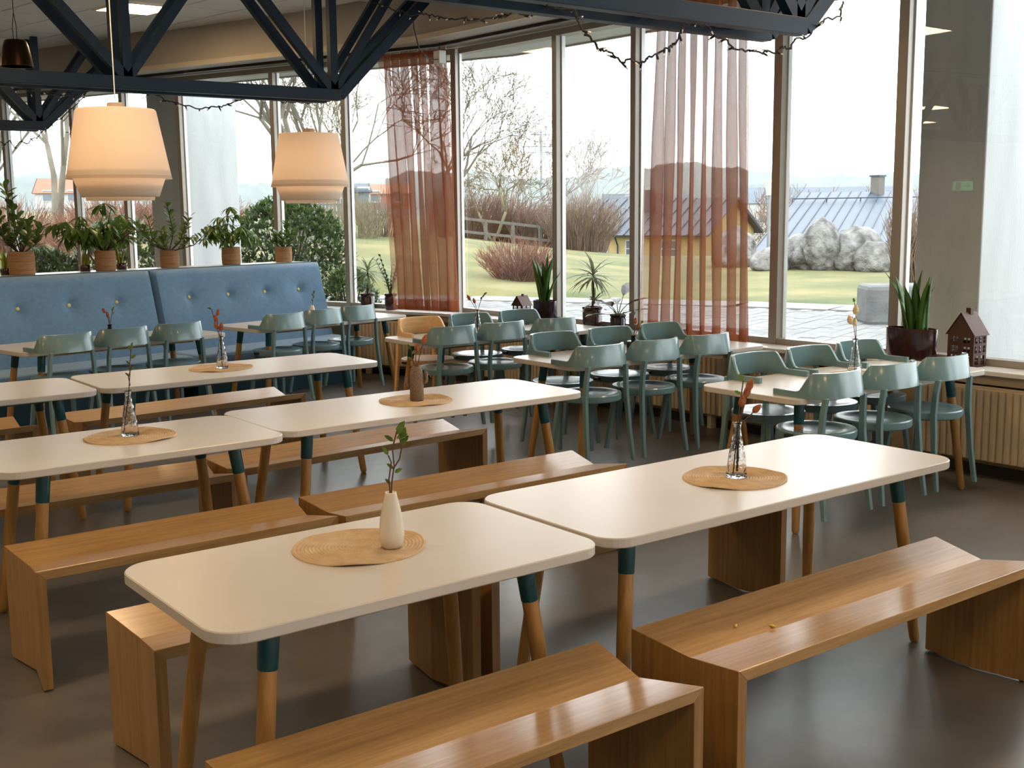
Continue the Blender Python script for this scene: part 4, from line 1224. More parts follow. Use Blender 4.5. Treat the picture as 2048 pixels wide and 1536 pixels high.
# ---------------------------------------------------------------- metal house lanterns
def house(p, rotz, wd, dp, hw, hr, label, rows):
    r = thing('house_lantern', label, 'lantern', p, rotz, 'rusty metal house lanterns')
    t = .003
    def wall(width, height, holes, name, mtx, gable=0):
        xs = sorted({-width / 2, width / 2} | {h[0] for h in holes} | {h[1] for h in holes}); zs = sorted({0, height} | {h[2] for h in holes} | {h[3] for h in holes})
        g = G()
        for i in range(len(xs) - 1):
            for j in range(len(zs) - 1):
                mx_, mz = (xs[i] + xs[i + 1]) / 2, (zs[j] + zs[j + 1]) / 2
                if any(h[0] < mx_ < h[1] and h[2] < mz < h[3] for h in holes): continue
                g.box(xs[i], xs[i + 1], -t / 2, t / 2, zs[j], zs[j + 1])
        if gable:
            g.add([(-width / 2, -t / 2, height), (width / 2, -t / 2, height), (0, -t / 2, height + gable), (-width / 2, t / 2, height), (width / 2, t / 2, height), (0, t / 2, height + gable)], [(0, 1, 2), (5, 4, 3), (0, 3, 4, 1), (1, 4, 5, 2), (2, 5, 3, 0)])
        o = g.obj(name, 'rust', r); o.matrix_local = mtx
        return o
    def wins(width, n_, z0, z1, cols=2, rws=2):
        hs = []; gap = width / n_
        for k in range(n_):
            cx_ = -width / 2 + gap * (k + .5); ww = gap * .62; bw = ww * .10
            for c2 in range(cols):
                for q in range(rws):
                    xa = cx_ - ww / 2 + c2 * ww / cols + bw / 2; xb = cx_ - ww / 2 + (c2 + 1) * ww / cols - bw / 2
                    za = z0 + (z1 - z0) * q / rws + bw / 2; zb = z0 + (z1 - z0) * (q + 1) / rws - bw / 2
                    hs.append((xa, xb, za, zb))
        return hs
    fh = []; sh = []
    for z0, z1, nf, ns in rows:
        fh += wins(wd * .94, nf, z0, z1); sh += wins(dp * .94, ns, z0, z1)
    T_ = Matrix.Translation
    wall(wd, hw, fh, 'gable_wall', T_((0, -dp / 2, 0)), hr); wall(wd, hw, fh, 'gable_wall', T_((0, dp / 2, 0)), hr)
    for sx in (-1, 1):
        wall(dp, hw, sh, 'side_wall', T_((sx * wd / 2, 0, 0)) @ Matrix.Rotation(PI / 2, 4, 'Z'))
        a = Vector((sx * (wd / 2 + .012), 0, hw - .012 * hr / (wd / 2))); b_ = Vector((0, 0, hw + hr + .002))
        dn_ = (b_ - a); nn = Vector((dn_.z * sx, 0, -dn_.x * sx)).normalized() * t
        g = G(); y0, y1 = -dp / 2 - .010, dp / 2 + .010
        vs = [(a.x, y0, a.z), (a.x, y1, a.z), (b_.x, y1, b_.z), (b_.x, y0, b_.z)]
        vs += [(v[0] + nn.x, v[1], v[2] + nn.z) for v in vs]
        g.add(vs, [(3, 2, 1, 0), (4, 5, 6, 7), (0, 1, 5, 4), (1, 2, 6, 5), (2, 3, 7, 6), (3, 0, 4, 7)]).obj('roof_panel', 'rust', r)
    ch_ = wd * .09
    G().box(-ch_, ch_, -ch_ * .9 + dp * .1, ch_ * .9 + dp * .1, hw + hr - .02, hw + hr + wd * .16).obj('chimney', 'rust', r, bevel=.001)
    G().box(-wd / 2, wd / 2, -dp / 2, dp / 2, 0, .004).obj('base', 'rust', r)
pR = math.atan2(uR.y, uR.x) - PI / 2
house(on_sill(RW, 0.31, 0.14), math.radians(-93), 0.185, 0.135, 0.215, 0.125, 'tall rusty metal house lantern at the right edge', ((.012, .075, 2, 2), (.09, .135, 2, 3), (.15, .192, 2, 3)))
house(on_sill(RW, 4.80, 0.12), math.radians(-80), 0.115, 0.125, 0.145, 0.075, 'small metal house lantern beside the snake plant', ((.015, .06, 1, 2), (.08, .13, 2, 2)))

# ---------------------------------------------------------------- string lights
def strand(label, pts, seed, y2=None):
    rr = random.Random(seed)
    r = thing('string_light', label, 'string light', pts[0], 0, 'dark fairy light strands')
    o3 = Vector(pts[0]); P_ = [Vector(p) - o3 for p in pts]
    # resample with a little slack
    fine = []
    for i in range(len(P_) - 1):
        for k in range(4):
            fine.append(P_[i].lerp(P_[i + 1], k / 4) + Vector((rr.uniform(-.006, .006), rr.uniform(-.006, .006), rr.uniform(-.008, .008))))
    fine.append(P_[-1])
    G().tube(fine, .0055, 5).obj('cable', 'cable', r)
    hold = G().tube([(0, 0, 0), (0, 0, .03)], .006, 6).mesh('lamp_holder'); hold.materials.append(M['cable'])
    bul = G().lathe([(.0035, .03), (.0045, .036), (.003, .046), (0, .049)], 6).mesh('bulb'); bul.materials.append(M['bulb'])
    for i in range(1, len(P_) - 1):
        d = vdir(rr.uniform(0, 6.28), rr.uniform(-1.4, .4)); e = basis(d).to_matrix() @ Matrix.Rotation(PI / 2, 3, 'Y')
        h_ = link('lamp_holder', hold, None, r, P_[i], e.to_euler())
        link('bulb', bul, None, h_)
S1 = [(3.47, 4.27, 2.62), (3.62, 4.27, 2.62), (3.65, 4.27, 2.58), (3.68, 4.27, 2.53), (3.72, 4.27, 2.51), (3.76, 4.27, 2.48), (3.78, 4.27, 2.45), (3.83, 4.27, 2.45), (3.89, 4.27, 2.42), (3.93, 4.27, 2.4), (3.99, 4.27, 2.42), (4.06, 4.27, 2.41), (4.1, 4.27, 2.43), (4.16, 4.27, 2.46), (4.22, 4.27, 2.48), (4.25, 4.27, 2.5), (4.3, 4.27, 2.52), (4.32, 4.27, 2.56), (4.35, 4.27, 2.62), (4.43, 4.27, 2.62), (4.53, 4.27, 2.62), (4.58, 4.27, 2.58), (4.66, 4.27, 2.57), (4.72, 4.27, 2.53), (4.84, 4.27, 2.52), (4.95, 4.27, 2.52), (4.99, 4.27, 2.53), (5.06, 4.27, 2.53), (5.1, 4.27, 2.56), (5.17, 4.27, 2.56), (5.21, 4.27, 2.61), (5.3, 4.27, 2.62), (5.39, 4.27, 2.69), (5.46, 4.27, 2.74), (5.61, 4.27, 2.76), (5.61, 4.27, 2.82), (5.62, 4.27, 2.85)]
S2 = [(2.33, 9.25, 2.72), (2.37, 9.25, 2.7), (2.38, 9.25, 2.66), (2.44, 9.25, 2.63), (2.53, 9.25, 2.62), (2.62, 9.25, 2.61), (2.67, 9.25, 2.6), (2.75, 9.25, 2.6), (2.86, 9.25, 2.61), (2.94, 9.25, 2.63), (3.03, 9.25, 2.65), (3.11, 9.25, 2.67), (3.19, 9.25, 2.69), (3.29, 9.25, 2.68), (3.41, 9.25, 2.68), (3.44, 9.25, 2.65), (3.52, 9.25, 2.64), (3.57, 9.25, 2.6), (3.64, 9.25, 2.59), (3.73, 9.25, 2.57), (3.85, 9.25, 2.54), (3.95, 9.25, 2.57), (4.02, 9.25, 2.57), (4.1, 9.25, 2.59), (4.19, 9.25, 2.63), (4.27, 9.25, 2.66), (4.42, 9.25, 2.67), (4.52, 9.25, 2.66), (4.6, 9.25, 2.63), (4.66, 9.25, 2.64), (4.74, 9.25, 2.64), (4.85, 9.25, 2.64), (4.88, 9.25, 2.67)]
S3 = [(3.37, 13.58, 2.5), (3.42, 13.58, 2.47), (3.47, 13.58, 2.51), (3.51, 13.58, 2.43), (3.57, 13.58, 2.5), (3.65, 13.58, 2.48), (3.69, 13.58, 2.54), (3.75, 13.58, 2.54), (3.8, 13.58, 2.61), (3.86, 13.58, 2.64), (3.93, 13.58, 2.71), (4.04, 13.58, 2.78), (4.17, 13.58, 2.89), (4.28, 13.58, 3.01), (4.36, 13.58, 3.1), (4.46, 13.58, 3.12)]
S4 = [(5.3, 8.9, 3.47), (5.31, 8.68, 3.41), (5.25, 8.45, 3.33), (5.15, 8.22, 3.3), (5.13, 8.0, 3.23), (5.07, 7.77, 3.21), (4.99, 7.55, 3.16), (4.94, 7.32, 3.11), (4.88, 7.1, 3.06), (4.84, 6.87, 3.04), (4.72, 6.65, 2.98), (4.62, 6.42, 2.95), (4.49, 6.2, 2.9), (4.41, 5.97, 2.88), (4.32, 5.75, 2.85), (4.19, 5.52, 2.81), (4.07, 5.3, 2.8), (3.96, 5.07, 2.73), (3.84, 4.84, 2.71), (3.74, 4.62, 2.69)]
strand('fairy lights draped under the nearest truss', S1, 1)
strand('fairy lights hanging from the middle truss, above the lamps', S2, 2)
strand('fairy lights drooping from the far left truss', S3, 3)
r = thing('extension_lead', 'black cord hanging from the truss to a white box above the corner curtain', 'cord', (5.72, 8.9, 3.30))
G().tube([(p[0] - 5.72, p[1] - 8.9, p[2] - 3.30) for p in ((5.71, 8.9, 3.36), (5.75, 8.95, 3.30), (5.80, 9.0, 3.25), (5.89, 9.1, 3.17), (6.06, 9.25, 3.12), (6.22, 9.4, 3.11), (6.38, 9.5, 3.14))], .006, 6).obj('cable', 'cable', r)
G().box(.64, .72, .57, .67, -.20, -.08).obj('socket_box', 'plastic', r, bevel=.006)
G().tube([(.68, .62, -.08), (.68, .62, -.005)], .004, 6).obj('hanger', 'cable', r)
strand('fairy lights strung from the middle truss end towards the corner curtain', S4, 4)

# exit sign on the left wall, mirrored in the right hand glass
r = thing('exit_sign', 'green lit exit sign reflected in the right window', 'sign', (XW + 0.02, 12.33, 2.00))
G().box(0, 0.03, -0.22, 0.22, 0, 0.20).obj('box', 'plastic', r, bevel=.004)
G().box(0.03, 0.034, -0.21, 0.21, 0.01, 0.19).obj('face', 'exit', r)
g = G(); g.box(.034, .036, .04, .15, .03, .17); g.bar((.035, -.02, .10), (.035, -.14, .10), .002, .02); g.bar((.035, -.09, .14), (.035, -.15, .10), .002, .02); g.bar((.035, -.09, .06), (.035, -.15, .10), .002, .02)
g.obj('pictogram', 'plastic', r)

# ---------------------------------------------------------------- outside: ground
def sst(a, b, x):
    q = min(1.0, max(0.0, (x - a) / (b - a))); return q * q * (3 - 2 * q)
LAWN = [(8.6, 26.0), (11.9, 21.55), (13.66, 19.18), (16.4, 14.29), (17.01, 12.58), (18.6, 7.5), (20.0, 2.0)]
def lawn_dist(x, y):
    """signed distance to the paving edge, positive on the lawn"""
    best = 1e9; sg = 1
    for i in range(len(LAWN) - 1):
        a = Vector(LAWN[i]); b_ = Vector(LAWN[i + 1]); p = Vector((x, y))
        t = min(1, max(0, (p - a).dot(b_ - a) / (b_ - a).length_squared)); q = a.lerp(b_, t); d = (p - q).length
        if d < best:
            best = d; cr = (b_ - a).x * (p - a).y - (b_ - a).y * (p - a).x; sg = 1 if cr > 0 else -1
    return best * sg
def gz(x, y):
    r_ = math.hypot(x, y); az = math.degrees(math.atan2(y, x))
    ld = lawn_dist(x, y)
    if ld < 0 and r_ < 40: return 0.0 if ld > -0.2 else -0.06
    left = sst(45, 62, az)
    z = left * (1.15 * sst(19, 36, r_) + 0.9 * sst(60, 130, r_))
    z += (1 - left) * (0.10 * sst(18, 30, r_) - 7.5 * sst(40, 95, r_))
    z += 0.05 * noise.noise(Vector((x * .35, y * .35, 0))) * sst(0, 3, ld)
    return z
g = G(); na = 110
rs = [6.9 + 0.35 * k for k in range(60)] + [28 + 0.9 * k for k in range(24)] + [50 * 1.09 ** k for k in range(30)]
for r_ in rs:
    for k in range(na + 1):
        az = math.radians(8 + 90 * k / na); x, y = r_ * math.cos(az), r_ * math.sin(az)
        g.v.append((x, y, gz(x, y)))
nr_ = len(rs)
keep = []
for i in range(nr_ - 1):
    for k in range(na):
        a = i * (na + 1) + k
        x, y, z = g.v[a]
        g.f.append((a, a + na + 1, a + na + 2, a + 1))
o = g.obj('lawn', 'grass', None, smooth=True); struct(o, 'winter lawn sloping away outside the windows')
# paving: sand bed, kerb strip and single pavers
pv = sempty('paving', 'grey block paving outside the windows')
bed = G().prism([RW(-5, -0.12), RW(LR, -0.12), LW(11, -0.12), (8.6, 26.0)] + LAWN[1:], -0.03, -0.012).obj('sand_bed', 'sand', pv)
g = G()
for i in range(len(LAWN) - 1):
    a = Vector(LAWN[i]); b_ = Vector(LAWN[i + 1]); t = (b_ - a).normalized(); nn = Vector((t.y, -t.x)) 
    if lawn_dist(*(a.lerp(b_, .5) + nn * .3)) > 0: nn = -nn
    g.prism([a, b_, b_ + nn * 1.1, a + nn * 1.1], -0.02, 0.012)
g.obj('kerb_strip', 'kerb', pv)
pme = G().box(-.195, .195, -.095, .095, -.02, 0.0).mesh('paver'); pme.materials.append(M['paver'])
pa = math.radians(20); e1 = Vector((math.cos(pa), math.sin(pa))); e2 = Vector((-math.sin(pa), math.cos(pa)))
cand = []
for i in range(-10, 60):
    for j in range(-10, 110):
        p = Vector((7.0, 4.0)) + e1 * (i * .40 + (.2 if j % 2 else 0)) + e2 * (j * .20)
        if (p - A).dot(nR) > -0.35 and p.y < 9.9: continue
        if (p - B).dot(nL) > -0.35 and p.y > 9.0: continue
        if p.y < 5.5 or p.y > 24: continue
        if lawn_dist(p.x, p.y) > -1.15: continue
        az = math.degrees(math.atan2(p.y, p.x))
        cand.append((0 if 27 < az < 48 and p.length > 11.5 else 1, p.length, p))
cand.sort(key=lambda t: (t[0], t[1]))
rest = G()
for k, (v_, d, p) in enumerate(cand):
    if k < 290:
        link('paver', pme, None, pv, (p.x, p.y, rnd.uniform(-.004, .003)), (rnd.uniform(-.01, .01), rnd.uniform(-.01, .01), pa))
    else:
        a1 = e1 * .195; a2 = e2 * .095; z = rnd.uniform(-.004, .003)
        rest.prism([p - a1 - a2, p + a1 - a2, p + a1 + a2, p - a1 + a2], -.02, z)
o = rest.obj('far_pavers', 'paver', pv); o['kind'] = 'stuff'
# ---------------------------------------------------------------- outside: building parts
def fin(fn, a, b_, o0, o1, label):
    g = G(); strip(g, fn, a, b_, -o0, -o1, -0.05, 3.9)
    r = tag(g.obj('concrete_fin', 'concrete', None, bevel=.01), label, 'pillar', 'white concrete pillars outside')
    return r
fin(RW, 0.77, 1.29, 0.80, 1.75, 'pale concrete pillar outside the right window')
fin(LW, 4.975, 5.53, 0.80, 1.83, 'pale concrete pillar outside behind the booth plants')
g = G()
sof = sempty('soffit', 'pale panelled soffit over the windows outside')
for fn, a0, a1 in ((RW, -4.0, LR), (LW, 0.0, 10.0)):
    k = a0
    while k < a1 - 0.05:
        e = min(k + 1.2, a1)
        g = G(); strip(g, fn, k + .006, e - .006, -0.06, -0.42, 3.30, 3.33); g.obj('soffit_panel', 'soffit', sof)
        g = G(); strip(g, fn, k + .006, e - .006, -0.432, -0.80, 3.30, 3.33); g.obj('soffit_panel', 'soffit', sof)
        k = e
g = G(); band(g, -0.06, -0.86, 3.335, 3.6, -4.0, 10.0); g.obj('eave_board', 'soffit', sof)
g = G(); band(g, -0.80, -0.84, 3.285, 3.335, -4.0, 10.0); g.obj('eave_edge', 'fascia', sof)
g = G(); g.prism([bend(-0.06), RW(LR, -0.80), bend(-0.80), LW(0, -0.80)], 3.30, 3.33); g.obj('soffit_corner', 'soffit', sof)

# ---------------------------------------------------------------- outside: stones
def boulder(x, y, sx, sy, sz, rot, seed, label):
    bm = bmesh.new(); bmesh.ops.create_icosphere(bm, subdivisions=4, radius=1)
    for v in bm.verts:
        n_ = noise.noise(v.co * 1.3 + Vector((seed * 7.1, 0, 0))); n2_ = noise.noise(v.co * 4 + Vector((seed * 3.3, 5, 0)))
        v.co *= 1 + .22 * n_ + .06 * n2_
        v.co = Vector((v.co.x * sx, v.co.y * sy, max(v.co.z, -.7) * sz * (0.62 if v.co.z > 0 else .5)))
        v.co.z += sz * 0.36
    me = bpy.data.meshes.new('boulder'); bm.to_mesh(me); bm.free()
    me.polygons.foreach_set('use_smooth', [True] * len(me.polygons))
    o = link('boulder', me, 'rock', None, (x, y, gz(x, y) - .05), (0, 0, rot))
    tag(o, label, 'boulder', 'lichen covered boulders on the lawn')
boulder(23.67, 20.02, .62, .5, .62, .3, 1, 'low boulder cut by the curtain edge, leftmost in the bare pane')
boulder(24.6, 19.75, .80, .6, .98, .9, 2, 'rounded boulder left of the tall stone')
boulder(24.5, 18.98, .60, .5, 1.40, .2, 3, 'tallest upright boulder on the lawn')
boulder(25.2, 18.55, .84, .7, 1.22, 1.2, 4, 'broad domed boulder right of the tall stone')
boulder(25.0, 17.85, .52, .45, .85, 2.0, 5, 'speckled boulder against the domed one')
boulder(26.6, 18.2, .38, .4, .85, 2.0, 6, 'small boulder at the window mullion')
boulder(24.4, 21.9, .75, .6, 1.15, .5, 7, 'boulder seen through the wider curtain')
r = tag(G().box(-.62, .62, -.32, .32, 0, .60).obj('concrete_block', 'block', None, bevel=.07), 'weathered concrete block on the paving, outside the right window', 'block')
r.location = (15.05, 10.18, -.03); r.rotation_euler = (0, 0, math.radians(-38))

# ---------------------------------------------------------------- outside: trees and shrubs
def tree(name, label, x, y, h_, r0, seed, mat='bark', spread=.55, depth=5, forks=1, up=.25, kids=(2, 3), group='bare trees outside', twig=.009):
    rr = random.Random(seed); g = G()
    r = thing(name, label, 'tree', (x, y, gz(x, y) - .05), 0, group)
    cnt = [0]
    def grow(p, d, l, rad, lv):
        pts = [p]; q = Vector(p); dd = Vector(d)
        for k in range(3):
            dd = (dd + Vector((rr.uniform(-.22, .22), rr.uniform(-.22, .22), rr.uniform(-.10, .16)))).normalized()
            q = q + dd * (l / 3); pts.append(q.copy())
        rads = [max(twig, rad * f) for f in (1, .88, .78, .68)]
        (trunk if lv == 0 else g).tube(pts, rads, 7 if lv == 0 else (5 if lv < 2 else 3), cap=lv == 0)
        if lv >= depth: return
        for k in range(rr.randint(*kids) + (1 if lv < 2 else 0)):
            a = rr.uniform(0, 2 * PI); s = spread * rr.uniform(.6, 1.3)
            o_ = dd.orthogonal().normalized(); o_.rotate(Matrix.Rotation(a, 3, dd))
            nd = (dd + o_ * s * 1.4 + Vector((0, 0, up))).normalized()
            st = pts[rr.choice((2, 3, 3))]
            grow(st, nd, l * rr.uniform(.62, .82), rads[3] * rr.uniform(.6, .85), lv + 1)
    trunk = G()
    for k in range(forks):
        d = Vector((rr.uniform(-.5, .5) * (forks > 1), rr.uniform(-.5, .5) * (forks > 1), 1)).normalized()
        grow(Vector((0, 0, 0)), d, h_ * .30, r0, 0)
    trunk.obj('trunk', mat, r, smooth=True)
    g.obj('branches', mat, r, smooth=True)
    return r
tree('bare_tree', 'big spreading bare tree behind the right pendant lamp', 12.3, 24.1, 8.0, .13, 5, spread=.62, depth=6, forks=3, up=.10)
tree('bare_tree', 'bare tree just left of the corner curtain', 17.9, 31.0, 7.0, .09, 8, 'twig_olive', .5, 6, 1, .2)
tree('bare_tree', 'bare tree seen through the corner curtain', 21.2, 31.6, 6.8, .10, 12, 'bark', .55, 6, 2, .15)
tree('bare_tree', 'dense olive bare tree right of the corner curtain', 26.0, 35.4, 4.2, .08, 15, 'twig_olive', .75, 6, 2, .05)
tree('bare_tree', 'thin birch at the central mullion', 36.7, 44.9, 8.6, .08, 18, 'birch', .35, 6, 1, .1)
tree('bare_tree', 'second thin birch right of the central mullion', 38.7, 45.8, 8.4, .08, 19, 'birch', .35, 6, 1, .1)
tree('bare_tree', 'purplish bare tree left of the thin birches', 33.6, 44.0, 6.6, .07, 28, 'twig_brown', .4, 6, 2, .1)
tree('bare_tree', 'bare tree at the far left edge', 8.6, 36.7, 9.0, .10, 22, 'bark', .5, 6, 2, .25)
tree('bare_tree', 'twin stemmed bare tree left of the large lamp', 9.5, 32.8, 9.5, .10, 24, 'bark', .42, 6, 2, .25)
for k, (x, y, h_) in enumerate(((73.7, 60, 13), (78.8, 61.5, 12.5), (76, 57, 12), (81, 58.5, 13), (73.9, 51.4, 12.5), (60.8, 52, 10))):
    tree('bare_tree', 'hazy bare tree behind the grey roof, ' + ['at its left end', 'second from its left end', 'beside the chimney', 'right of the chimney', 'nearest the right pillar', 'left of the mullion'][k], x, y, h_, .16, 40 + k, 'twig_brown', .5, 5, 2, .15, twig=.018)
def shrub(label, x, y, rad, h_, n_, mat, seed, lean=.7, tr=.008):
    rr = random.Random(seed); g = G()
    r = thing('bare_shrub', label, 'shrub', (x, y, gz(x, y) - .03), 0, 'leafless shrubs on the slope')
    for k in range(n_):
        a = rr.uniform(0, 2 * PI); q = math.sqrt(rr.random()); b_ = Vector((math.cos(a), math.sin(a), 0)) * rad * .75 * q
        d = Vector((math.cos(a) * q * lean * .6, math.sin(a) * q * lean * .6, 1)).normalized(); l = h_ * rr.uniform(.55, 1.08) * (1 - .35 * q * q)
        m_ = b_ + d * l * .5 + Vector((rr.uniform(-.1, .1), rr.uniform(-.1, .1), 0)); e = b_ + d * l + Vector((math.cos(a) * rad * .25 * q + rr.uniform(-.12, .12), math.sin(a) * rad * .25 * q + rr.uniform(-.12, .12), 0))
        g.tube([b_, m_, e], [tr * 1.3, tr, tr * .6], 3, cap=False)
        for s in range(2):
            f = rr.uniform(.4, .9); p = m_.lerp(e, f); tp = p + (d + Vector((rr.uniform(-.6, .6), rr.uniform(-.6, .6), .2))) * l * .22
            g.tube([p, tp], [tr * .7, tr * .4], 3, cap=False)
    o = g.obj('twigs', mat, r); o['kind'] = 'stuff'
shrub('low red-brown shrub on the lawn before the central mullion', 15.9, 20.6, .72, .92, 520, 'twig_red', 51, .95, .007)
shrub('rounded brown shrub between the two mullions', 28.0, 32.6, 1.3, 2.0, 700, 'twig_brown', 52, .6, .009)
shrub('brown shrub behind the rail fence, left one', 26.0, 36.8, 1.4, 1.9, 500, 'twig_brown', 53, .7, .009)
shrub('brown shrub behind the rail fence, middle one', 27.6, 36.8, 1.4, 1.8, 500, 'twig_red', 54, .7, .009)
shrub('brown shrub behind the rail fence, right one', 28.2, 35.4, 1.4, 1.7, 500, 'twig_brown', 55, .7, .009)
shrub('reddish shrub at the far left edge', 7.4, 30.0, 1.2, 1.2, 420, 'twig_red', 56, .7, .008)
shrub('reddish shrub left of the large lamp', 8.9, 28.0, 1.2, 1.1, 420, 'twig_red', 57, .7, .008)
shrub('reddish shrub under the large lamp', 10.4, 31.2, 1.2, 1.2, 420, 'twig_red', 58, .7, .008)
shrub('pale shrub left of the corner curtain', 16.4, 28.6, .7, 1.3, 130, 'twig_olive', 59, .8, .007)
shrub('pale shrub at the edge of the corner curtain', 17.5, 29.2, .7, 1.4, 150, 'twig_brown', 60, .8, .007)
shrub('reddish shrub row behind the evergreen bush', 14.5, 36.0, 2.0, 1.2, 500, 'twig_red', 61, .8, .009)
shrub('brown shrub at the right pillar', 21.6, 14.4, .5, 1.9, 300, 'twig_brown', 62, .2, .008)
def evergreen(label, x, y, rx, ry, h_, n_, seed, ls=.11):
    rr = random.Random(seed)
    r = thing('rhododendron', label, 'bush', (x, y, gz(x, y) - .02), 0, 'evergreen bushes outside')
    g = G(); st = G()
    for k in range(n_):
        u_ = rr.uniform(-.25, 1); a = rr.uniform(0, 2 * PI); q = math.sqrt(max(0, 1 - u_ * u_)) * rr.uniform(.80, 1.03)
        nn = 1 + .16 * noise.noise(Vector((math.cos(a) * 2.2 + seed, math.sin(a) * 2.2, u_ * 2.2)))
        p = Vector((math.cos(a) * q * rx * nn, math.sin(a) * q * ry * nn, h_ * (.42 + .58 * u_ * nn * rr.uniform(.85, 1))))
        if p.z < .02: continue
        od = Vector((math.cos(a) * q, math.sin(a) * q, u_ + .35)).normalized()
        for s in range(5):
            d = (od * .6 + Vector((rr.uniform(-1, 1), rr.uniform(-1, 1), rr.uniform(-.5, .7)))).normalized()
            sd = d.cross(Vector((0, 0, 1)));
            if sd.length < .1: sd = Vector((1, 0, 0))
            sd = sd.normalized() * ls * .2; l = ls * rr.uniform(.7, 1.2)
            g.add([p, p + d * l * .5 + sd, p + d * l, p + d * l * .5 - sd], [(0, 1, 2), (0, 2, 3)])
    for k in range(16):
        a = rr.uniform(0, 2 * PI); q = rr.uniform(.2, .75)
        st.tube([(0.1 * math.cos(a), .1 * math.sin(a), 0), (rx * .4 * q * math.cos(a), ry * .4 * q * math.sin(a), h_ * .4), (rx * q * math.cos(a), ry * q * math.sin(a), h_ * .75)], [.02, .015, .008], 5)
    st.obj('branches', 'barkstem', r)
    o = g.obj('foliage', 'rhodo', r); o['kind'] = 'stuff'
evergreen('large rhododendron behind the booth end', 8.35, 16.9, 1.05, .9, 2.0, 2400, 71)
evergreen('small rhododendron beside the booth end, under the large one', 8.05, 14.4, .42, .4, 1.0, 700, 72, .09)
evergreen('rhododendron behind the bushy schefflera', 6.05, 17.8, .75, .8, 1.75, 1500, 73)
evergreen('low rhododendron right of the tall clusia', 4.9, 17.9, .65, .7, 1.25, 1300, 74)

# ---------------------------------------------------------------- outside: fences, houses, hills
def rail_fence(a, b_, n_, rails, label, h_=.75, rt_=.05):
    a = Vector(a); b_ = Vector(b_)
    r = thing('rail_fence', label, 'fence', (a.x, a.y, 0), 0, 'low rail fences')
    P_ = [a.lerp(b_, k / n_) for k in range(n_ + 1)]
    for p in P_:
        z = gz(p.x, p.y); G().box(p.x - a.x - .05, p.x - a.x + .05, p.y - a.y - .05, p.y - a.y + .05, z - .1, z + h_).obj('post', 'greywood', r)
    for hz in rails:
        for i in range(n_):
            p, q = P_[i], P_[i + 1]
            G().bar((p.x - a.x, p.y - a.y, gz(p.x, p.y) + hz), (q.x - a.x, q.y - a.y, gz(q.x, q.y) + hz), .06, rt_ * 2).obj('rail', 'greywood', r)
rail_fence((19.6, 41.5), (24.4, 39.2), 5, (.55,), 'low rail fence left of the corner curtain', .55)
rail_fence((23.4, 35.6), (27.6, 32.9), 5, (.25, .72), 'two rail fence before the brown shrubs', .75)
# picket fence far left
r = thing('picket_fence', 'grey picket fence far behind the right lamp', 'fence', (28, 55.3, 0))
pk = G().box(-.07, .07, -.02, .02, 0, 1.3).mesh('picket'); pk.materials.append(M['greywood'])
for k in range(34):
    x, y = 26.5 + k * .17, 56.0 - k * .09
    link('picket', pk, None, r, (x - 28, y - 55.3, gz(x, y)), (0, 0, -.5))
G().bar((-1.6, .75, gz(28, 55) + 1.0), (4.2, -2.2, gz(28, 55) + 1.0), .05, .08).obj('rail', 'greywood', r)

def quad_roof(r, rl, rr_, er, el, mat, name, nseam, seam='seam', th_=.08):
    P_ = [Vector(p) for p in (rl, rr_, er, el)]
    n_ = (P_[1] - P_[0]).cross(P_[3] - P_[0]).normalized()
    if n_.z < 0: n_ = -n_
    vs = [p for p in P_] + [p - n_ * th_ for p in P_]
    o = G().add(vs, [(3, 2, 1, 0), (4, 5, 6, 7), (0, 1, 5, 4), (1, 2, 6, 5), (2, 3, 7, 6), (3, 0, 4, 7)]).obj(name, mat, r)
    for k in range(nseam + 1):
        f = k / nseam; a = P_[0].lerp(P_[1], f) + n_ * .02; b_ = P_[3].lerp(P_[2], f) + n_ * .02
        G().bar(a, b_, .05, .06, n_).obj('seam', seam, o)
    return o, P_, n_
# big grey roof beyond the stones
base = Vector((48.0, 37.0, 0))
r = thing('roofed_building', 'building with large grey-blue seamed metal roof behind the boulders', 'building', base)
rl = Vector((48.24, 38.95, 2.49)) - base; rr_ = rl + Vector((14.0, -5.8, .1)); el = Vector((37.59, 32.97, -.29)) - base; er = el + (rr_ - rl)
o, P_, n_ = quad_roof(r, rl, rr_, er, el, 'roof', 'roof_front', 26)
bl = rl + (rl - el) * Vector((.9, .9, 0)) + Vector((0, 0, -2.6)); br = bl + (rr_ - rl)
quad_roof(r, rr_, rl, bl, br, 'roof', 'roof_back', 26)
a = rl.lerp(el, .18); b_ = rr_.lerp(er, .18)
sg = G().tube([a + n_ * .18, b_ + n_ * .18], .035, 6).obj('snow_guard', 'seam', o)
for k in range(9):
    p = a.lerp(b_, k / 8); G().bar(p, p + n_ * .2, .04, .04).obj('guard_post', 'seam', o)
cpos = rl.lerp(rr_, .30) + Vector((-.4, -.2, 0))
chm = G().box(cpos.x - .25, cpos.x + .25, cpos.y - .25, cpos.y + .25, cpos.z - .8, cpos.z + .75).obj('chimney', 'greywood', r)
G().box(cpos.x - .3, cpos.x + .3, cpos.y - .3, cpos.y + .3, cpos.z + .75, cpos.z + .83).obj('chimney_cap', 'seam', chm)
wl = [el.lerp(bl, .04), el.lerp(bl, .96), br.lerp(er, .04), br.lerp(er, .96)]
G().prism([(p.x, p.y) for p in wl], -8, -.62).obj('wall', 'yellow', r)
G().tube([el + Vector((0, 0, -.1)), er + Vector((0, 0, -.1))], .09, 8).obj('gutter', 'seam', r)
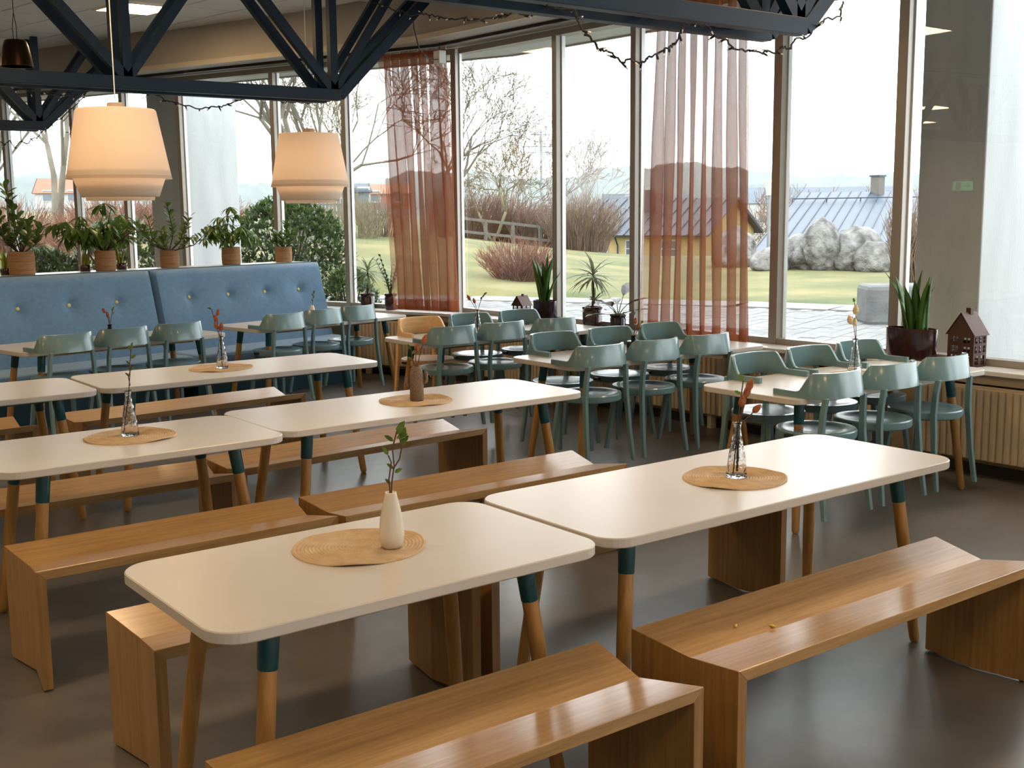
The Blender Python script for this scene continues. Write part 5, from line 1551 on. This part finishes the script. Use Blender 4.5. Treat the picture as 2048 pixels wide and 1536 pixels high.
# yellow house
base = Vector((40.8, 48.0, -6.4))
r = thing('yellow_house', 'yellow house with dark roof between mullion and wider curtain', 'house', base, math.atan2(-6.72, 2.74))
W_, D_, HH = 7.4, 7.5, 6.95
G().box(0, W_, 0, D_, 0, HH).obj('wall', 'yellow', r)
quad_roof(r, (-.4, D_ / 2, HH + 1.75), (W_ + .4, D_ / 2, HH + 1.75), (W_ + .4, -.5, HH - .15), (-.4, -.5, HH - .15), 'roof_dark', 'roof_front', 14)
quad_roof(r, (-.4, D_ / 2, HH + 1.75), (W_ + .4, D_ / 2, HH + 1.75), (W_ + .4, D_ + .5, HH - .15), (-.4, D_ + .5, HH - .15), 'roof_dark', 'roof_back', 2)
for x in (0, W_):
    G().add([(x - .01, 0, HH), (x - .01, D_, HH), (x - .01, D_ / 2, HH + 1.68), (x + .01, 0, HH), (x + .01, D_, HH), (x + .01, D_ / 2, HH + 1.68)], [(0, 1, 2), (5, 4, 3), (0, 3, 4, 1), (1, 4, 5, 2), (2, 5, 3, 0)]).obj('gable', 'yellow', r)
G().box(2.9, 3.5, D_ / 2 - 1.6, D_ / 2 - 1.0, HH + .9, HH + 2.2).obj('chimney', 'roof_dark', r)
for k in range(3):
    for z in (HH - 1.75, HH - 4.6):
        f = G().box(1.0 + k * 2.0, 2.0 + k * 2.0, -.06, 0, z, z + 1.35).obj('window', 'housewhite', r)
        for cc in range(2):
            for q in range(3):
                G().box(1.08 + k * 2.0 + cc * .44, 1.48 + k * 2.0 + cc * .44, -.08, -.05, z + .08 + q * .42, z + .44 + q * .42).obj('pane', 'darkpane', f)
G().tube([(2.6, -.5, HH - .2), (2.6, -.12, HH - .7), (2.6, -.12, 0)], .05, 6).obj('downpipe', 'seam', r)
# small far buildings
def cottage(name, label, x, y, z, rot, wd, dp, hw, hr, wall, roof, group='small far houses'):
    r = thing(name, label, 'house', (x, y, z), rot, group)
    G().box(-wd / 2, wd / 2, -dp / 2, dp / 2, 0, hw).obj('wall', wall, r)
    quad_roof(r, (-wd / 2 - .2, 0, hw + hr), (wd / 2 + .2, 0, hw + hr), (wd / 2 + .2, -dp / 2 - .3, hw - .1), (-wd / 2 - .2, -dp / 2 - .3, hw - .1), roof, 'roof_front', 1)
    quad_roof(r, (-wd / 2 - .2, 0, hw + hr), (wd / 2 + .2, 0, hw + hr), (wd / 2 + .2, dp / 2 + .3, hw - .1), (-wd / 2 - .2, dp / 2 + .3, hw - .1), roof, 'roof_back', 1)
    for sx in (-1, 1):
        G().add([(sx * wd / 2, -dp / 2, hw), (sx * wd / 2, dp / 2, hw), (sx * wd / 2, 0, hw + hr), (sx * wd / 2 * .99, -dp / 2, hw), (sx * wd / 2 * .99, dp / 2, hw), (sx * wd / 2 * .99, 0, hw + hr)], [(0, 1, 2), (5, 4, 3)]).obj('gable', wall, r)
    for k in range(max(2, int(wd / 2))):
        xx = -wd / 2 + wd * (k + .5) / max(2, int(wd / 2)); f = G().box(xx - .5, xx + .5, -dp / 2 - .06, -dp / 2, hw * .4, hw * .4 + 1.1).obj('window', 'housewhite', r)
        G().box(xx - .4, xx + .4, -dp / 2 - .09, -dp / 2 - .05, hw * .4 + .1, hw * .4 + 1.0).obj('pane', 'darkpane', f)
cottage('red_cottage', 'red boarded cottage beside the corner curtain', 56.0, 94.6, 2.0, -.5, 6.5, 4, 1.5, .8, 'red', 'orange')
cottage('grey_shed', 'grey wooden shed left of the red cottage', 34.6, 60.9, 1.5, -.4, 1.5, 2, 1.5, .4, 'greywood', 'roof_dark')
cottage('orange_roofed_house', 'orange roofed house at far left behind the bare trees', 34.0, 115.0, 2.4, -.5, 4.5, 4, 1.5, 1.3, 'housewhite', 'orange')
cottage('white_house', 'long white house far behind the grey roof', 130, 101, -2.0, -.85, 22, 8, 4.5, 2.0, 'housewhite', 'roof')
cottage('white_house', 'white house far away at the edge of the wider curtain', 106, 110, -3.0, -.85, 10, 8, 4.5, 2.0, 'housewhite', 'roof')
cottage('white_house', 'white gabled house above the yellow house', 66, 70, -3.2, -.8, 5, 5, 4.6, 1.6, 'housewhite', 'roof_dark')
# lamp post and pylon
r = thing('park_lamp', 'grey park lamp post at the right mullion', 'lamp post', (30.5, 25.9, gz(30.5, 25.9)))
G().tube([(0, 0, -.2), (0, 0, 2.0)], .05, 8).obj('post', 'steel', r)
G().lathe([(.10, 2.0), (.17, 2.45), (.10, 2.5), (.0, 2.5)], 12).obj('head', 'housewhite', r)
r = thing('power_pylon', 'distant power pylon above the hills', 'pylon', (219, 273, 0))
G().bar((0, 0, 0), (0, 0, 25.5), .5, .5).obj('mast', 'steel', r)
for z, l in ((24, 3), (20.5, 5.5), (18.8, 4)):
    G().bar((-RX.x * l, -RX.y * l, z), (RX.x * l, RX.y * l, z), .3, .3).obj('cross_arm', 'steel', r)
# hills
g = G(); nA = 420; rows = 18
for j in range(rows):
    f = j / (rows - 1)
    for k in range(nA + 1):
        az = math.radians(4 + 100 * k / nA); deg = 4 + 100 * k / nA
        r_ = 330 + 420 * f
        base_h = 17 + 11 * math.exp(-((deg - 45) / 5) ** 2) + 9 * math.exp(-((deg - 56) / 3.5) ** 2) + 8 * math.exp(-((deg - 74) / 8) ** 2) + 3 * math.exp(-((deg - 35) / 4) ** 2)
        jag = 4.5 * noise.noise(Vector((deg * .7, f * 4, 3))) + 2.2 * noise.noise(Vector((deg * 2.9, f * 9, 1))) + 1.6 * noise.noise(Vector((deg * 9.5, f * 17, 1)))
        z = -8 + (base_h + 8) * sst(0, .95, f) + jag * sst(.1, .4, f)
        g.v.append((r_ * math.cos(az), r_ * math.sin(az), z))
for j in range(rows - 1):
    for k in range(nA):
        a = j * (nA + 1) + k
        g.f.append((a, a + nA + 1, a + nA + 2, a + 1))
struct(g.obj('hills', 'hill', None, smooth=True), 'hazy wooded hills on the horizon')

# ---------------------------------------------------------------- haze outside
m = bpy.data.materials.new('valley_haze'); m.use_nodes = True
nt = m.node_tree; nt.nodes.remove(nt.nodes['Principled BSDF'])
vs_ = nt.nodes.new('ShaderNodeVolumeScatter'); vs_.inputs['Color'].default_value = (.78, .91, 1, 1); vs_.inputs['Density'].default_value = HAZE
nt.links.new(vs_.outputs[0], nt.nodes['Material Output'].inputs['Volume'])
M['haze'] = m
f2 = Vector((0.605, 0.796)); s2 = Vector((0.796, -0.605))
g = G().prism([f2 * 50 - s2 * 420, f2 * 50 + s2 * 420, f2 * 860 + s2 * 700, f2 * 860 - s2 * 700], -12, 60)
o = g.obj('haze', 'haze'); tag(o, 'thin winter haze lying over the valley', 'haze', kind='stuff')
